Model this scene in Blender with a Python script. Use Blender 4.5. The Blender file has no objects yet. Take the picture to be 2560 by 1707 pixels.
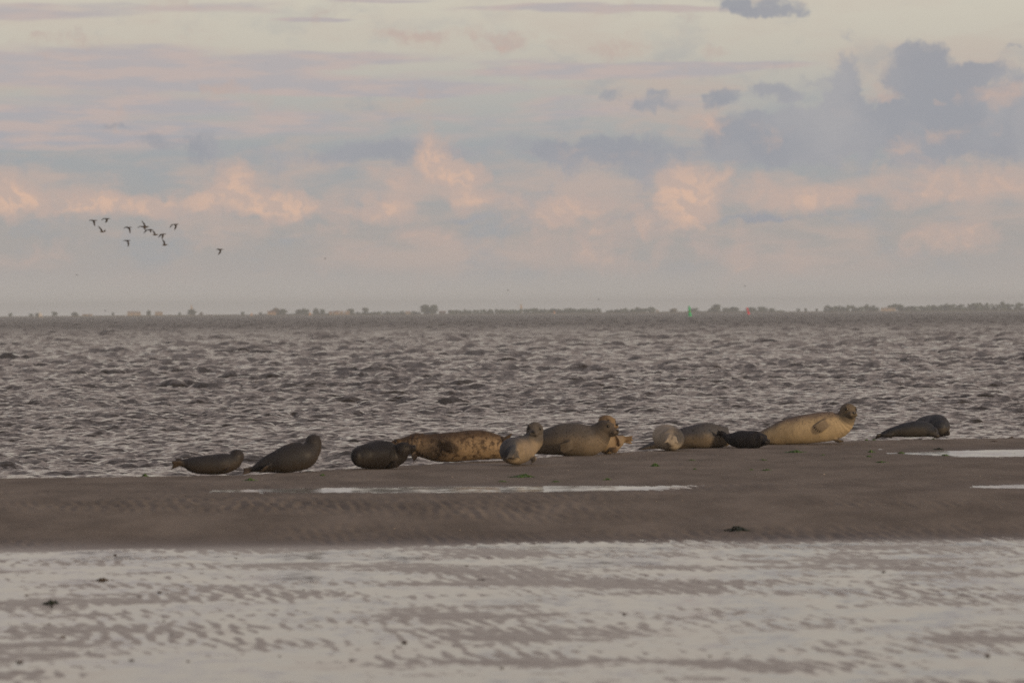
import bpy, math, random
import numpy as np
from mathutils import Vector, Matrix
random.seed(7); rng = np.random.default_rng(11)
R = math.radians
scene = bpy.context.scene
COL = scene.collection
F = 14222.0                                   # focal length in photo pixels (200 mm lens)
CAM = Vector((0, 0, 2.4)); ROLL = math.atan2(16, 2560); PITCH = (853.5-779.4)/F
SEA_Z = -0.35; FLAT_Z = -0.25

# ------------------------------------------------------------------ camera
cam_d = bpy.data.cameras.new('camera'); cam = bpy.data.objects.new('camera', cam_d); COL.objects.link(cam)
fwd = Vector((0, math.cos(PITCH), -math.sin(PITCH)))
upv = Vector((0, math.sin(PITCH), math.cos(PITCH))); rgt = Vector((1, 0, 0))
cr, sr = math.cos(ROLL), math.sin(ROLL)
RX = rgt*cr - upv*sr; UP = rgt*sr + upv*cr
cam.matrix_world = Matrix(((RX.x, UP.x, -fwd.x, CAM.x), (RX.y, UP.y, -fwd.y, CAM.y), (RX.z, UP.z, -fwd.z, CAM.z), (0, 0, 0, 1)))
cam_d.lens = 200; cam_d.sensor_width = 36; cam_d.clip_start = 1; cam_d.clip_end = 20000
cam_d.dof.use_dof = True; cam_d.dof.focus_distance = 122; cam_d.dof.aperture_fstop = 3.8
scene.camera = cam
scene.view_settings.view_transform = 'Standard'; scene.view_settings.look = 'None'
scene.view_settings.exposure = 0.0; scene.view_settings.gamma = 1.0
scene.view_settings.use_curve_mapping = False
cy = scene.cycles
cy.use_denoising = False
cy.max_bounces = 6; cy.volume_bounces = 0; cy.diffuse_bounces = 2; cy.glossy_bounces = 3
cy.sample_clamp_indirect = 4.0

def ray(px, py):
    return (fwd + RX*((px-1280)/F) - UP*((py-853.5)/F))
def at(px, py, depth):
    """world point seen at photo pixel px,py and at distance depth along +Y"""
    r = ray(px, py); return CAM + r*(depth/r.y)
def lin(r, g, b):
    return tuple(((c/255+0.055)/1.055)**2.4 if c > 10 else c/255/12.92 for c in (r, g, b))

# ------------------------------------------------------------------ sky
SUN_EL, SUN_AZ = R(6.0), R(136.0)             # azimuth clockwise from +Y: to the right and a little behind
SKY_STRENGTH = 0.1
world = bpy.data.worlds.new('World'); scene.world = world; world.use_nodes = True
wt = world.node_tree; wt.nodes.clear(); WN = wt.nodes.new; WL = wt.links.new
def setin(node, i, v, tree):
    if isinstance(v, bpy.types.NodeSocket): tree.links.new(v, node.inputs[i])
    elif v is not None: node.inputs[i].default_value = v
def M(op, a, b=None, c=None, t=wt, clamp=False):
    n = t.nodes.new('ShaderNodeMath'); n.operation = op; n.use_clamp = clamp
    setin(n, 0, a, t); setin(n, 1, b, t); setin(n, 2, c, t); return n.outputs[0]
def VM(op, a, b=None, c=None, t=wt):
    n = t.nodes.new('ShaderNodeVectorMath'); n.operation = op
    setin(n, 0, a, t); setin(n, 1, b, t); setin(n, 2, c, t)
    return n.outputs['Value'] if op in ('LENGTH', 'DOT_PRODUCT') else n.outputs[0]
def SM(v, lo, hi, a=0.0, b=1.0, t=wt, kind='SMOOTHSTEP'):
    n = t.nodes.new('ShaderNodeMapRange'); n.interpolation_type = kind
    setin(n, 0, v, t)
    for i, x in zip((1, 2, 3, 4), (lo, hi, a, b)): setin(n, i, x, t)
    return n.outputs[0]
def MIX(f, a, b, t=wt):
    n = t.nodes.new('ShaderNodeMix'); n.data_type = 'RGBA'
    setin(n, 0, f, t)
    for i, v in ((6, a), (7, b)):
        if isinstance(v, tuple): v = (*v, 1.0) if len(v) == 3 else v
        setin(n, i, v, t)
    return n.outputs[2]
def NOISE(vec, scale, detail=4, rough=0.55, t=wt, lac=2.0, dist=0.0):
    n = t.nodes.new('ShaderNodeTexNoise'); setin(n, 0, vec, t)
    n.inputs['Scale'].default_value = scale; n.inputs['Detail'].default_value = detail
    n.inputs['Roughness'].default_value = rough; n.inputs['Lacunarity'].default_value = lac
    n.inputs['Distortion'].default_value = dist
    return n.outputs[0], n.outputs[1]
def RAMP(v, stops, t=wt):
    n = t.nodes.new('ShaderNodeValToRGB'); setin(n, 0, v, t); cr_ = n.color_ramp
    while len(cr_.elements) < len(stops): cr_.elements.new(0.5)
    for e, (p, c) in zip(cr_.elements, stops): e.position = p; e.color = (*c, 1)
    return n.outputs[0]

tc = WN('ShaderNodeTexCoord'); D = tc.outputs['Generated']
sep = WN('ShaderNodeSeparateXYZ'); WL(D, sep.inputs[0])
az = M('ARCTAN2', sep.outputs[0], sep.outputs[1]); el = M('ARCSINE', sep.outputs[2])
A = M('MULTIPLY', az, F/1000); E = M('MULTIPLY', M('MAXIMUM', el, 0.0), F/1000)   # thousandths of a radian x 14.2
comb = WN('ShaderNodeCombineXYZ'); WL(A, comb.inputs[0]); WL(E, comb.inputs[1]); P = comb.outputs[0]
sky = WN('ShaderNodeTexSky'); sky.sky_type = 'NISHITA'; sky.sun_disc = False
sky.sun_elevation = SUN_EL; sky.sun_rotation = SUN_AZ; sky.air_density = 1.2; sky.dust_density = 2.0; sky.ozone_density = 1.5
# twilight gradient: warm near three degrees, grey haze at the horizon, blue-grey overhead
g = M('POWER', M('DIVIDE', E, 23.0), 0.4)
def gp(e): return (e/23.0)**0.4
base = RAMP(g, [(0, lin(200,194,188)), (gp(.05), lin(186,180,174)), (gp(.11), lin(177,171,167)), (gp(.20), lin(172,168,165)), (gp(.40), lin(165,169,172)), (gp(.53), lin(182,181,177)),
                (gp(.66), lin(201,195,183)), (gp(.78), lin(209,203,189)), (gp(1.3), lin(212,200,189)), (gp(3.2), lin(186,160,144)),
                (gp(8.0), lin(143,131,131)), (1.0, lin(112,124,150))])
nish = VM('SCALE', sky.outputs[0]); nish.node.inputs[3].default_value = 1.0
basek = VM('SCALE', base); basek.node.inputs[3].default_value = 1/SKY_STRENGTH
basec = MIX(SM(E, 0.0, 6.0, .06, .35), basek, nish)
def mk(px, py): return (px-1280)/1000, (779.4-(px-1280)*0.00625-py)/1000
def blobs(lst, vec, acc=None):
    for px, py, sx, sy, amp in lst:
        ax, ey = mk(px, py)
        v = VM('MULTIPLY_ADD', vec, (1000/sx, 1000/sy, 0), (-ax*1000/sx, -ey*1000/sy, 0))
        b = SM(VM('LENGTH', v), 0.15, 1.7, amp, 0.0)
        acc = b if acc is None else M('MAXIMUM', acc, b) if False else M('ADD', acc, b)
    return acc
def K(r, g_, b): return tuple(c/SKY_STRENGTH for c in lin(r, g_, b))
# warped coordinates for ragged cloud edges
w1 = NOISE(P, 9, 3, .6)[1]
Pw0 = VM('MULTIPLY_ADD', VM('SUBTRACT', w1, (.5,.5,.5)), (.13,.075,0), P)
Pw = VM('MULTIPLY_ADD', VM('SUBTRACT', NOISE(P, 38, 4, .65)[1], (.5,.5,.5)), (.030,.022,0), Pw0)
# stretched coordinates for stratus
Ps = VM('MULTIPLY', P, (1.0, 6.5, 1.0))
ns1 = NOISE(Ps, 2.6, 6, .55)[0]; ns2 = NOISE(VM('ADD', Ps, (7.3, 2.2, 0)), 5.0, 5, .55)[0]
Pws = VM('MULTIPLY_ADD', VM('SUBTRACT', NOISE(Ps, 3.0, 3, .5)[1], (.5,.5,.5)), (.30,.05,0), P)
strat = blobs([(120,160,560,34,.95),(420,205,620,36,.85),(900,146,260,17,.8),(1560,180,420,19,.85),(1380,165,200,16,.5),(1420,22,320,8,.75),
               (1650,30,330,8,.7),(300,22,420,18,.7),(30,46,260,14,.75),(780,53,90,7,.75),(950,0,150,6,.6),(860,215,300,14,.75),(1050,228,300,12,.55),
               (1500,262,300,18,.55),(300,270,500,26,.6),(600,330,700,45,.5),(150,330,300,40,.6),(1250,290,400,14,.45),(1900,165,220,12,.5)], Pws)
upper = SM(E, 1.0, 2.0, 0.0, 0.42)            # above the frame the broken stratus goes on
dS = M('ADD', M('ADD', strat, upper), M('MULTIPLY', M('SUBTRACT', ns1, .5), 1.5))
mS = SM(dS, .20, .72, 0, .92)
colS = MIX(SM(ns2, .40, .62), K(167,167,173), K(190,174,169))
colS = MIX(SM(E, .30, .75), colS, MIX(.55, colS, K(192,180,176)))
colS = MIX(SM(E, 1.2, 6.0), colS, MIX(SM(ns2, .40, .62), K(140,140,148), K(196,172,162)))
nv1 = NOISE(VM('MULTIPLY', VM('ADD', Pws, (9.0, 3.3, 0)), (1, 3.2, 1)), 2.2, 6, .6)[0]
nv2 = NOISE(VM('MULTIPLY', VM('ADD', Pw, (1.7, 6.1, 0)), (1, 2.0, 1)), 4.5, 6, .6)[0]
vband = M('MULTIPLY', SM(E, .02, .14), SM(E, .42, .80, 1.0, .25))
base2 = MIX(M('MULTIPLY', vband, SM(nv1, .44, .66, 0, .75)), basec, K(193,174,164))
base2 = MIX(M('MULTIPLY', vband, SM(nv2, .50, .70, 0, .65)), base2, K(158,163,168))
c1 = MIX(mS, base2, colS)
# blue-grey cumulus
n_a = NOISE(Pw, 11, 7, .62)[0]; n_b = NOISE(VM('ADD', Pw, (-.012, -.014, 0)), 11, 7, .62)[0]
grey = blobs([(2300,165,80,58,1.1),(2330,225,90,52,.85),(2110,195,46,48,1.1),(2120,245,66,34,.6),(2030,208,26,24,.6),(2260,335,400,84,1.05),(1950,350,170,58,.85),
              (2500,300,200,80,.9),(2480,180,42,34,.8),(2425,200,34,36,.8),(2552,190,30,30,.7),(1535,236,44,22,.62),(1640,258,60,24,.58),(1655,232,44,10,.5),(1815,245,72,20,.7),
              (1930,225,50,22,.75),(1985,245,40,14,.6),(1890,16,110,26,.95),(1960,36,90,10,.5),(2530,128,30,9,.55),
              (990,378,180,34,.75),(1330,370,200,34,.7),(1620,410,260,50,.75),(1580,345,100,30,.55),(430,340,180,26,.45),(500,360,140,26,.4),(290,318,50,8,.5),
              (1460,545,700,10,.45),(1980,530,200,14,.5),(700,400,400,40,.35)], Pw)
dG = M('ADD', grey, M('MULTIPLY', M('SUBTRACT', n_a, .5), 1.9))
mG = SM(M('ADD', dG, M('MULTIPLY', M('SUBTRACT', NOISE(VM('MULTIPLY', VM('ADD', Pw, (2.2, 8.1, 0)), (1, 1.5, 1)), 4.0, 4, .6)[0], .5), 1.3)), .30, .86, 0, .93)
litG = SM(NOISE(VM('ADD', Pw, (1.3, 4.2, 0)), 3.5, 4, .5)[0], .35, .7)
colG = MIX(litG, K(154,156,163), K(168,167,170))
c2 = MIX(mG, c1, colG)
# pink sunlit cumulus
Pv = VM('ADD', Pw, (3.1, 1.7, 0))
n_c = NOISE(Pv, 13, 7, .62)[0]; n_d = NOISE(VM('ADD', Pv, (.012, .016, 0)), 13, 5, .6)[0]
pink = blobs([(a_, b_, c_*1.1, d_*1.4, e_*(.85 if c_ > 105 else 1.0)) for a_, b_, c_, d_, e_ in [(1095,360,58,34,1.0),(1060,425,140,30,.8),(1180,430,80,26,.6),(590,445,44,36,.95),(620,500,110,34,.7),(700,515,90,24,.75),(15,480,66,48,.95),(170,510,170,34,.85),
              (330,515,120,20,.7),(470,520,110,26,.65),(850,520,140,34,.55),(1020,498,50,26,.85),(920,525,90,24,.6),(1160,495,34,22,.7),(1320,512,120,30,.9),(1460,520,100,28,.75),(1440,385,130,24,.45),
              (1725,465,72,44,1.1),(1690,520,110,26,.8),(1762,290,44,32,.85),(1800,330,30,30,.45),(1930,485,120,32,.75),(2080,490,100,32,.75),(2300,465,200,34,.7),(2480,465,160,36,.7),
              (2540,238,130,24,.75),(2345,257,12,8,.9),(2200,240,60,10,.4),(2330,340,80,24,.4),(840,575,44,16,.6),(1060,575,110,22,.55),(1050,610,100,18,.5),(1150,100,200,22,.55),(1060,88,120,12,.5),(1560,115,70,20,.65),
              (1810,135,40,10,.6),(100,100,120,14,.5),(300,108,60,10,.4),(560,228,60,12,.45),(1560,640,190,52,.62),(1420,650,110,34,.5),(1880,650,150,46,.55),(2010,655,50,26,.5),(2340,605,160,32,.5),(2420,575,140,16,.4),(1750,565,240,16,.45),(1370,575,160,20,.4),(450,615,120,20,.3),(200,610,80,36,.3),(700,635,200,14,.3),(900,625,160,12,.3)]], Pw)
n_e = NOISE(VM('MULTIPLY', VM('ADD', Pw, (5.1, 2.7, 0)), (1, 1.7, 1)), 5.0, 5, .6)[0]
dP = M('ADD', M('MULTIPLY', pink, .92), M('ADD', M('MULTIPLY', M('SUBTRACT', n_c, .5), 1.7), M('MULTIPLY', M('SUBTRACT', n_e, .5), 2.6)))
mP = SM(dP, .18, .98, 0, .85)
litP = SM(M('SUBTRACT', n_d, n_c), -.06, .07)
strong = SM(dP, .55, 1.5)
colP = MIX(M('MULTIPLY', M('ADD', M('MULTIPLY', litP, .7), .3), M('ADD', M('MULTIPLY', strong, .8), .2)), K(187,170,163), K(223,187,164))
c3 = MIX(mP, c2, colP)
# air softening towards the horizon
c4 = MIX(SM(E, 0.0, .22, .7, 0.0), c3, basek)
bg = WN('ShaderNodeBackground'); WL(c4, bg.inputs[0]); bg.inputs[1].default_value = SKY_STRENGTH
wo = WN('ShaderNodeOutputWorld'); WL(bg.outputs[0], wo.inputs[0])
world.cycles.sampling_method = 'MANUAL'; world.cycles.sample_map_resolution = 512

# ------------------------------------------------------------------ sun (low, veiled by cloud)
sun_d = bpy.data.lights.new('sun', 'SUN'); sun_d.energy = 2.3; sun_d.angle = R(8); sun_d.color = (1.0, .74, .48)
sun = bpy.data.objects.new('sun', sun_d); COL.objects.link(sun)
SUNV = Vector((math.sin(SUN_AZ)*math.cos(SUN_EL), math.cos(SUN_AZ)*math.cos(SUN_EL), math.sin(SUN_EL)))
sun.rotation_euler = SUNV.to_track_quat('Z', 'Y').to_euler(); sun.location = (30, -20, 30)

# ------------------------------------------------------------------ helpers
def tag(o, label=None, cat=None, group=None, kind=None):
    if label: o['label'] = label
    if cat: o['category'] = cat
    if group: o['group'] = group
    if kind: o['kind'] = kind
    return o
def link(name, me, mat=None, parent=None, loc=None, smooth=True):
    if mat is not None and not me.materials: me.materials.append(mat)
    if smooth: me.polygons.foreach_set('use_smooth', np.ones(len(me.polygons), bool))
    o = bpy.data.objects.new(name, me); COL.objects.link(o)
    if parent: o.parent = parent
    if loc is not None: o.location = loc
    return o
def empty(name, loc, rz=0):
    o = bpy.data.objects.new(name, None); COL.objects.link(o); o.location = loc; o.rotation_euler.z = rz; o.empty_display_size = .2; return o
def copy_thing(o, loc, rz=0, sc=None, label=None):
    c = o.copy(); COL.objects.link(c); c.location = loc; c.rotation_euler.z = rz
    if sc is not None: c.scale = sc
    if label: c['label'] = label
    for ch in o.children:
        d = ch.copy(); COL.objects.link(d); d.parent = c
    return c
def grid_mesh(name, X, Y, Z, attrs=None):
    nr, nc = X.shape
    co = np.empty((nr*nc, 3), np.float32); co[:, 0] = X.ravel(); co[:, 1] = Y.ravel(); co[:, 2] = Z.ravel()
    i = (np.arange(nr-1)[:, None]*nc + np.arange(nc-1)[None, :]).ravel()
    q = np.stack([i, i+1, i+nc+1, i+nc], 1).astype(np.int32)
    me = bpy.data.meshes.new(name); me.vertices.add(nr*nc); me.vertices.foreach_set('co', co.ravel())
    me.loops.add(q.size); me.loops.foreach_set('vertex_index', q.ravel())
    me.polygons.add(len(q)); me.polygons.foreach_set('loop_start', np.arange(len(q), dtype=np.int32)*4)
    me.update(calc_edges=True)
    for k, v in (attrs or {}).items():
        a = me.attributes.new(k, 'FLOAT', 'POINT'); a.data.foreach_set('value', v.astype(np.float32).ravel())
    return me
class MB:
    """collects polygons for one mesh"""
    def __init__(s): s.v = []; s.f = []
    def add(s, vs, fs):
        o = len(s.v); s.v += [tuple(x) for x in vs]; s.f += [tuple(i+o for i in f) for f in fs]
    def loft(s, rings, cap=True):
        n = len(rings[0]); vs = [p for r in rings for p in r]; fs = []
        for i in range(len(rings)-1):
            for j in range(n):
                fs.append((i*n+j, i*n+(j+1) % n, (i+1)*n+(j+1) % n, (i+1)*n+j))
        if cap: fs.append(tuple(range(n-1, -1, -1))); fs.append(tuple((len(rings)-1)*n+j for j in range(n)))
        s.add(vs, fs)
    def tube(s, pts, rads, n=8):
        pts = [Vector(p) for p in pts]; rings = []
        for i, p in enumerate(pts):
            t = (pts[min(i+1, len(pts)-1)]-pts[max(i-1, 0)]).normalized()
            a = t.orthogonal().normalized(); b = t.cross(a)
            rings.append([p+(a*math.cos(2*math.pi*k/n)+b*math.sin(2*math.pi*k/n))*rads[i] for k in range(n)])
        # round ends
        t0 = (pts[0]-pts[1]).normalized(); t1 = (pts[-1]-pts[-2]).normalized()
        def capr(r, c, t, rad): return [[c+(q-c)*.75+t*rad*.55 for q in r], [c+(q-c)*.25+t*rad*.9 for q in r]]
        h = capr(rings[0], pts[0], t0, rads[0]); e = capr(rings[-1], pts[-1], t1, rads[-1])
        s.loft([h[1], h[0]]+rings+e)
    def ell(s, c, axes, n=16, m=10):
        c = Vector(c); a, b, d = axes; rings = []
        for i in range(1, m):
            th = math.pi*i/m
            rings.append([c+a*math.cos(th)+(b*math.cos(2*math.pi*k/n)+d*math.sin(2*math.pi*k/n))*math.sin(th) for k in range(n)])
        s.loft(rings)
    def box(s, c, sx, sy, sz):
        c = Vector(c); vs = [c+Vector((x*sx/2, y*sy/2, z*sz/2)) for z in (-1, 1) for y in (-1, 1) for x in (-1, 1)]
        s.add(vs, [(0,2,3,1),(4,5,7,6),(0,1,5,4),(2,6,7,3),(0,4,6,2),(1,3,7,5)])
    def mesh(s, name):
        me = bpy.data.meshes.new(name); me.from_pydata(s.v, [], s.f); me.update(); return me
def mat_new(name):
    m = bpy.data.materials.new(name); m.use_nodes = True; t = m.node_tree
    return m, t, t.nodes['Principled BSDF']
def simple_mat(name, col, rough=.7, spec=.3, var=.25, scale=20):
    m, t, b = mat_new(name)
    tc_ = t.nodes.new('ShaderNodeTexCoord')
    n, _ = NOISE(tc_.outputs['Object'], scale, 4, .6, t)
    c = MIX(SM(n, .3, .7, t=t), tuple(x*(1-var) for x in col), tuple(min(1, x*(1+var)) for x in col), t)
    t.links.new(c, b.inputs['Base Color']); b.inputs['Roughness'].default_value = rough; b.inputs['Specular IOR Level'].default_value = spec
    return m
class Field:
    """periodic random field with a given spectrum, bilinear sampling; optional horizontal chop"""
    def __init__(s, L, N, spec, seed, chop=False):
        s.L, s.N = L, N; r = np.random.default_rng(seed)
        k = 2*np.pi*np.fft.fftfreq(N, L/N); kx, ky = np.meshgrid(k, k); kk = np.hypot(kx, ky); kk[0, 0] = 1
        amp = np.sqrt(np.maximum(spec(kx, ky, kk), 0)); amp[0, 0] = 0
        ph = np.fft.fft2(r.standard_normal((N, N)))*amp
        h = np.fft.ifft2(ph).real; sd = h.std(); s.h = (h/sd).astype(np.float32)
        if chop:
            s.dx = (np.fft.ifft2(-1j*kx/kk*ph).real/sd).astype(np.float32); s.dy = (np.fft.ifft2(-1j*ky/kk*ph).real/sd).astype(np.float32)
    def at(s, x, y, arr=None):
        a = s.h if arr is None else arr; N = s.N
        u = np.asarray(x)/s.L*N; v = np.asarray(y)/s.L*N
        i = np.floor(u).astype(int); j = np.floor(v).astype(int); fu = u-i; fv = v-j
        i0 = i % N; i1 = (i+1) % N; j0 = j % N; j1 = (j+1) % N
        return (a[j0, i0]*(1-fu)+a[j0, i1]*fu)*(1-fv)+(a[j1, i0]*(1-fu)+a[j1, i1]*fu)*fv
def sstep(x, a, b):
    t = np.clip((x-a)/(b-a), 0, 1); return t*t*(3-2*t)

# ------------------------------------------------------------------ sand bank
_c = np.array([(-2500,60),(-1000,78),(0,84.6),(600,85.2),(820,87.6),(1000,90.2),(1300,93.6),(1600,98.4),(1900,102.2),(2150,105.2),(2560,106.6),(3600,108),(6000,104)], float)
_cx = (_c[:, 0]-1280)/F                        # crest line as slope x/y against distance
def crest(x, y): return np.interp(np.asarray(x)/np.maximum(np.asarray(y), 30), _cx, _c[:, 1])
rip_f = Field(6.4, 512, lambda kx, ky, k: np.exp(-((np.abs(kx*.992+ky*.125)-2*np.pi/.17)/11.0)**2)*np.exp(-((ky*.992-kx*.125)/5.0)**2), 3)
und_f = Field(26.0, 256, lambda kx, ky, k: np.exp(-(kx/1.5)**2-(ky/1.7)**2)*(.15+np.hypot(kx, ky)), 5)
fine_f = Field(8.1, 512, lambda kx, ky, k: k**-2.2*np.exp(-(k/90)**2), 6)
PUDS = [((1150,1221), 500, 6.0), ((2620,1130), 330, 7.5), ((2620,1214), 190, 4.5)]
def flat_hit(px, py, z=0.0):
    r = ray(px, py); t = (z-CAM.z)/r.z; return CAM + r*t
pud_w = []
for (c, hw, hh) in PUDS:
    p = flat_hit(*c); a = flat_hit(c[0]+hw, c[1]); b = flat_hit(c[0], c[1]-hh)
    pud_w.append((p.x, p.y, abs(a.x-p.x), abs(b.y-p.y)))
def ground(x, y, detail=True):
    x = np.asarray(x, float); y = np.asarray(y, float)
    d = crest(x, y); t = np.maximum(y-(d-1.2), 0)
    edge = 64.2 + .085*x + .7*np.sin(x*.5+1) + .4*np.sin(x*1.3) + .25*np.sin(x*3.1+2)
    z = FLAT_Z*(1-sstep(y, edge-.5, 75+.10*x)) - np.minimum(.020*t*t, .16*t)
    z = np.maximum(z, -1.3)
    for (px_, py_, rx, ry) in pud_w:
        q = np.hypot((x-px_)/rx, (y-py_)/ry)
        z = z - .034*np.exp(-q**2.6*.95)
    if detail:
        wet = 1-sstep(y, edge-.8, edge+1.5)
        z = z + wet*und_f.at(x, y)*.0036 + (1-wet)*und_f.at(x+9, y+4)*.0022
        z = z + rip_f.at(x, y)*(.0034*wet*(.7+.4*np.clip(und_f.at(x*.7+5, y*.7), -1.2, 1.5))+0.0034*(1-wet)*(1-.6*sstep(y, 72, 79))*(.55+.6*np.clip(und_f.at(x*.5+2, y*.5+7), -.9, 1.4))) + fine_f.at(x, y)*(.0022+.0014*wet)
    return z
def hit(px, py):
    """where the view ray through a photo pixel first meets the sand"""
    r = ray(px, py)
    ys = np.arange(30, 125, .02); xs = CAM.x+r.x/r.y*ys; zs = CAM.z+r.z/r.y*ys
    g_ = ground(xs, ys, False); k = np.argmax(zs <= g_)
    if zs[k] > g_[k]: k = np.argmin(zs-g_)
    return Vector((xs[k], ys[k], float(g_[k])))
dense = np.linspace(-.108, .108, 660)
out = np.array([.13,.17,.24,.36,.6,1,2,3.2])
cols = np.concatenate([-out[::-1], dense, out])
rows = np.concatenate([[-110,-60,-20,0,12,22,28,31,33], np.arange(34, 66, .085), np.arange(66, 110, .17), [110.5,111,112,113,115,118,122,128,140,170,240]])
Yg, Ag = np.meshgrid(rows, cols, indexing='ij'); Xg = Ag*np.maximum(np.abs(Yg), 34)
Zg = ground(Xg, Yg); farout = (np.abs(Ag) > .2) | (Yg < 33.5)
Zg = np.where(farout, ground(Xg, Yg, False), Zg)
edge_y = 64.2+.085*Xg
wet_a = 1-sstep(Yg, edge_y-1.2, edge_y+5.0)
wet_a = wet_a**1.5
film_a = (1-sstep(Zg-(FLAT_Z+.0008), .0, .0036))*(Yg < edge_y+1.5)
for (px_, py_, rx, ry) in pud_w: wet_a = np.maximum(wet_a, .8*np.exp(-np.hypot((Xg-px_)/(rx*1.15), (Yg-py_)/(ry*1.8))**2))
mS_, t, b = mat_new('damp_sand')
geo = t.nodes.new('ShaderNodeNewGeometry'); pos = geo.outputs['Position']
wa = t.nodes.new('ShaderNodeAttribute'); wa.attribute_name = 'wet'; wetf = wa.outputs['Fac']
n1, _ = NOISE(VM('MULTIPLY', pos, (.7, .22, 1), t=t), 1.6, 6, .6, t)
n2, _ = NOISE(pos, 14, 5, .65, t); n3, _ = NOISE(pos, 120, 2, .6, t)
dry = MIX(SM(n1, .3, .7, t=t), (.182,.158,.132), (.282,.246,.205), t)
dry = MIX(SM(n2, .52, .75, 0, .35, t=t), dry, (.17,.13,.10), t)
dry = MIX(SM(n3, .58, .75, 0, .35, t=t), dry, (.40,.34,.28), t)
wetc = MIX(SM(n2, .35, .65, t=t), (.080,.064,.055), (.125,.102,.088), t)
t.links.new(MIX(wetf, dry, wetc, t), b.inputs['Base Color'])
fa_ = t.nodes.new('ShaderNodeAttribute'); fa_.attribute_name = 'film'; filmf = fa_.outputs['Fac']   # thin film of water clinging round each pool
t.links.new(SM(filmf, 0, 1, SM(wetf, 0, 1, .88, .25, t=t), .11, t=t), b.inputs['Roughness'])
t.links.new(SM(wetf, 0, 1, .10, .46, t=t), b.inputs['Specular IOR Level'])
bp = t.nodes.new('ShaderNodeBump'); bp.inputs['Strength'].default_value = .35; bp.inputs['Distance'].default_value = .01
t.links.new(n2, bp.inputs['Height'])
flatn = VM('NORMALIZE', VM('ADD', bp.outputs[0], VM('MULTIPLY_ADD', (0, 0, 1), VM('SCALE', (0, 0, 2.5), t=t), (0, 0, 0), t=t), t=t), t=t)
sc_n = [n_ for n_ in t.nodes if n_.type == 'VECT_MATH' and n_.operation == 'SCALE'][-1]; t.links.new(filmf, sc_n.inputs[3])
t.links.new(flatn, b.inputs['Normal'])
sand = link('sand_flat', grid_mesh('sand_flat', Xg, Yg, Zg, {'wet': wet_a, 'film': film_a}), mS_); tag(sand, kind='structure', label='grey brown tidal sand bank with fine ripples')

# thin standing water on the flat and in the hollows of the bank
mP_, t, b = mat_new('standing_water')
geo = t.nodes.new('ShaderNodeNewGeometry'); pos = geo.outputs['Position']
_, nc_ = NOISE(VM('MULTIPLY', pos, (1.0, .45, 1), t=t), 5.0, 4, .6, t)
nv = VM('MULTIPLY_ADD', VM('SUBTRACT', nc_, (.5,.5,.5), t=t), (.045,.060,0), geo.outputs['Normal'], t=t)
_, nc2_ = NOISE(VM('MULTIPLY', pos, (.55, .30, 1), t=t), 1.6, 5, .62, t)
nv = VM('MULTIPLY_ADD', VM('SUBTRACT', nc2_, (.5,.5,.5), t=t), (.03,.085,0), nv, t=t)
t.links.new(VM('NORMALIZE', nv, t=t), b.inputs['Normal'])
b.inputs['Base Color'].default_value = (.075,.066,.058,1); b.inputs['Roughness'].default_value = .10; b.inputs['IOR'].default_value = 1.33
def sheet(name, x0, x1, y0, y1, z, label):
    me = bpy.data.meshes.new(name); me.from_pydata([(x0,y0,z),(x1,y0,z),(x1,y1,z),(x0,y1,z)], [], [(0,1,2,3)])
    return tag(link(name, me, mP_), label=label, kind='structure')
sheet('shallow_water', -110, 110, -105, 68.8, FLAT_Z+.0008, 'thin sheet of standing water shining over the rippled flat')
for (px_, py_, rx, ry), lb in zip(pud_w, ('long thin puddle along the bank below the seals', 'bright puddle at the right edge of the bank', 'narrow puddle streak at the far right')):
    sheet('puddle', px_-rx*1.25, px_+rx*1.25, py_-ry*1.6, py_+ry*1.6, -.0088, lb)

# ------------------------------------------------------------------ sea
WD = R(200)                                     # travel direction of the chop
wx, wy = math.sin(WD), math.cos(WD)
TR = [(math.sin(R(a)), math.cos(R(a))) for a in (168, 236)]
def wspec(k0, kc, spread):
    def f(kx, ky, k):
        e = 0
        for q, (ux, uy) in enumerate(TR):
            c = (kx*ux+ky*uy)/k
            e = e + (spread+np.maximum(c, 0)**10)*(1.0 if q == 0 else .7)
        return k**-3.7*np.exp(-1.25*(k0/k)**2)*np.exp(-(k/kc)**2)*e
    return f
fA = Field(43.0, 512, wspec(2*np.pi/2.2, 34, .07), 21, True)
fB = Field(13.3, 512, wspec(2*np.pi/.62, 75, .12), 22, True)
fD = Field(83.0, 512, wspec(2*np.pi/6.5, 9, .06), 24, True)
fC = Field(301.0, 256, lambda kx, ky, k: np.exp(-(k/.25)**2), 23)
ys = list(np.arange(86, 96, .4))+list(np.arange(96, 150, .17))
while ys[-1] < 6000: ys.append(ys[-1]+.17*(ys[-1]/150)**1.75)
ys[-1] = 6020.0
rows = np.array(ys)
dense = np.linspace(-.102, .102, 500); out = np.array([.125,.16,.22,.32,.45,.6]); cols = np.concatenate([-out[::-1], dense, out])
Ys, As = np.meshgrid(rows, cols, indexing='ij'); Xs = As*Ys
lodA = np.clip(1.6/np.maximum(np.gradient(rows), .01)/2, 0, 1)[:, None]
shore = sstep(Ys-crest(Xs, Ys), 2, 14)*.6+.4
gust = .85+.22*np.clip(fC.at(Xs, Ys), -1.5, 1.5)
hA = (.038+.026*sstep(Ys-crest(Xs, Ys), 10, 120))*gust*shore; hB = .0145*gust*shore
x_, y_ = Xs+3, Ys+5
hD = .125*sstep(Ys-crest(Xs, Ys), -60, 330)*gust*shore
Zs = SEA_Z + hD*fD.at(x_, y_)+hA*fA.at(x_, y_)+hB*fB.at(x_, y_)
CH = 1.1
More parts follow.
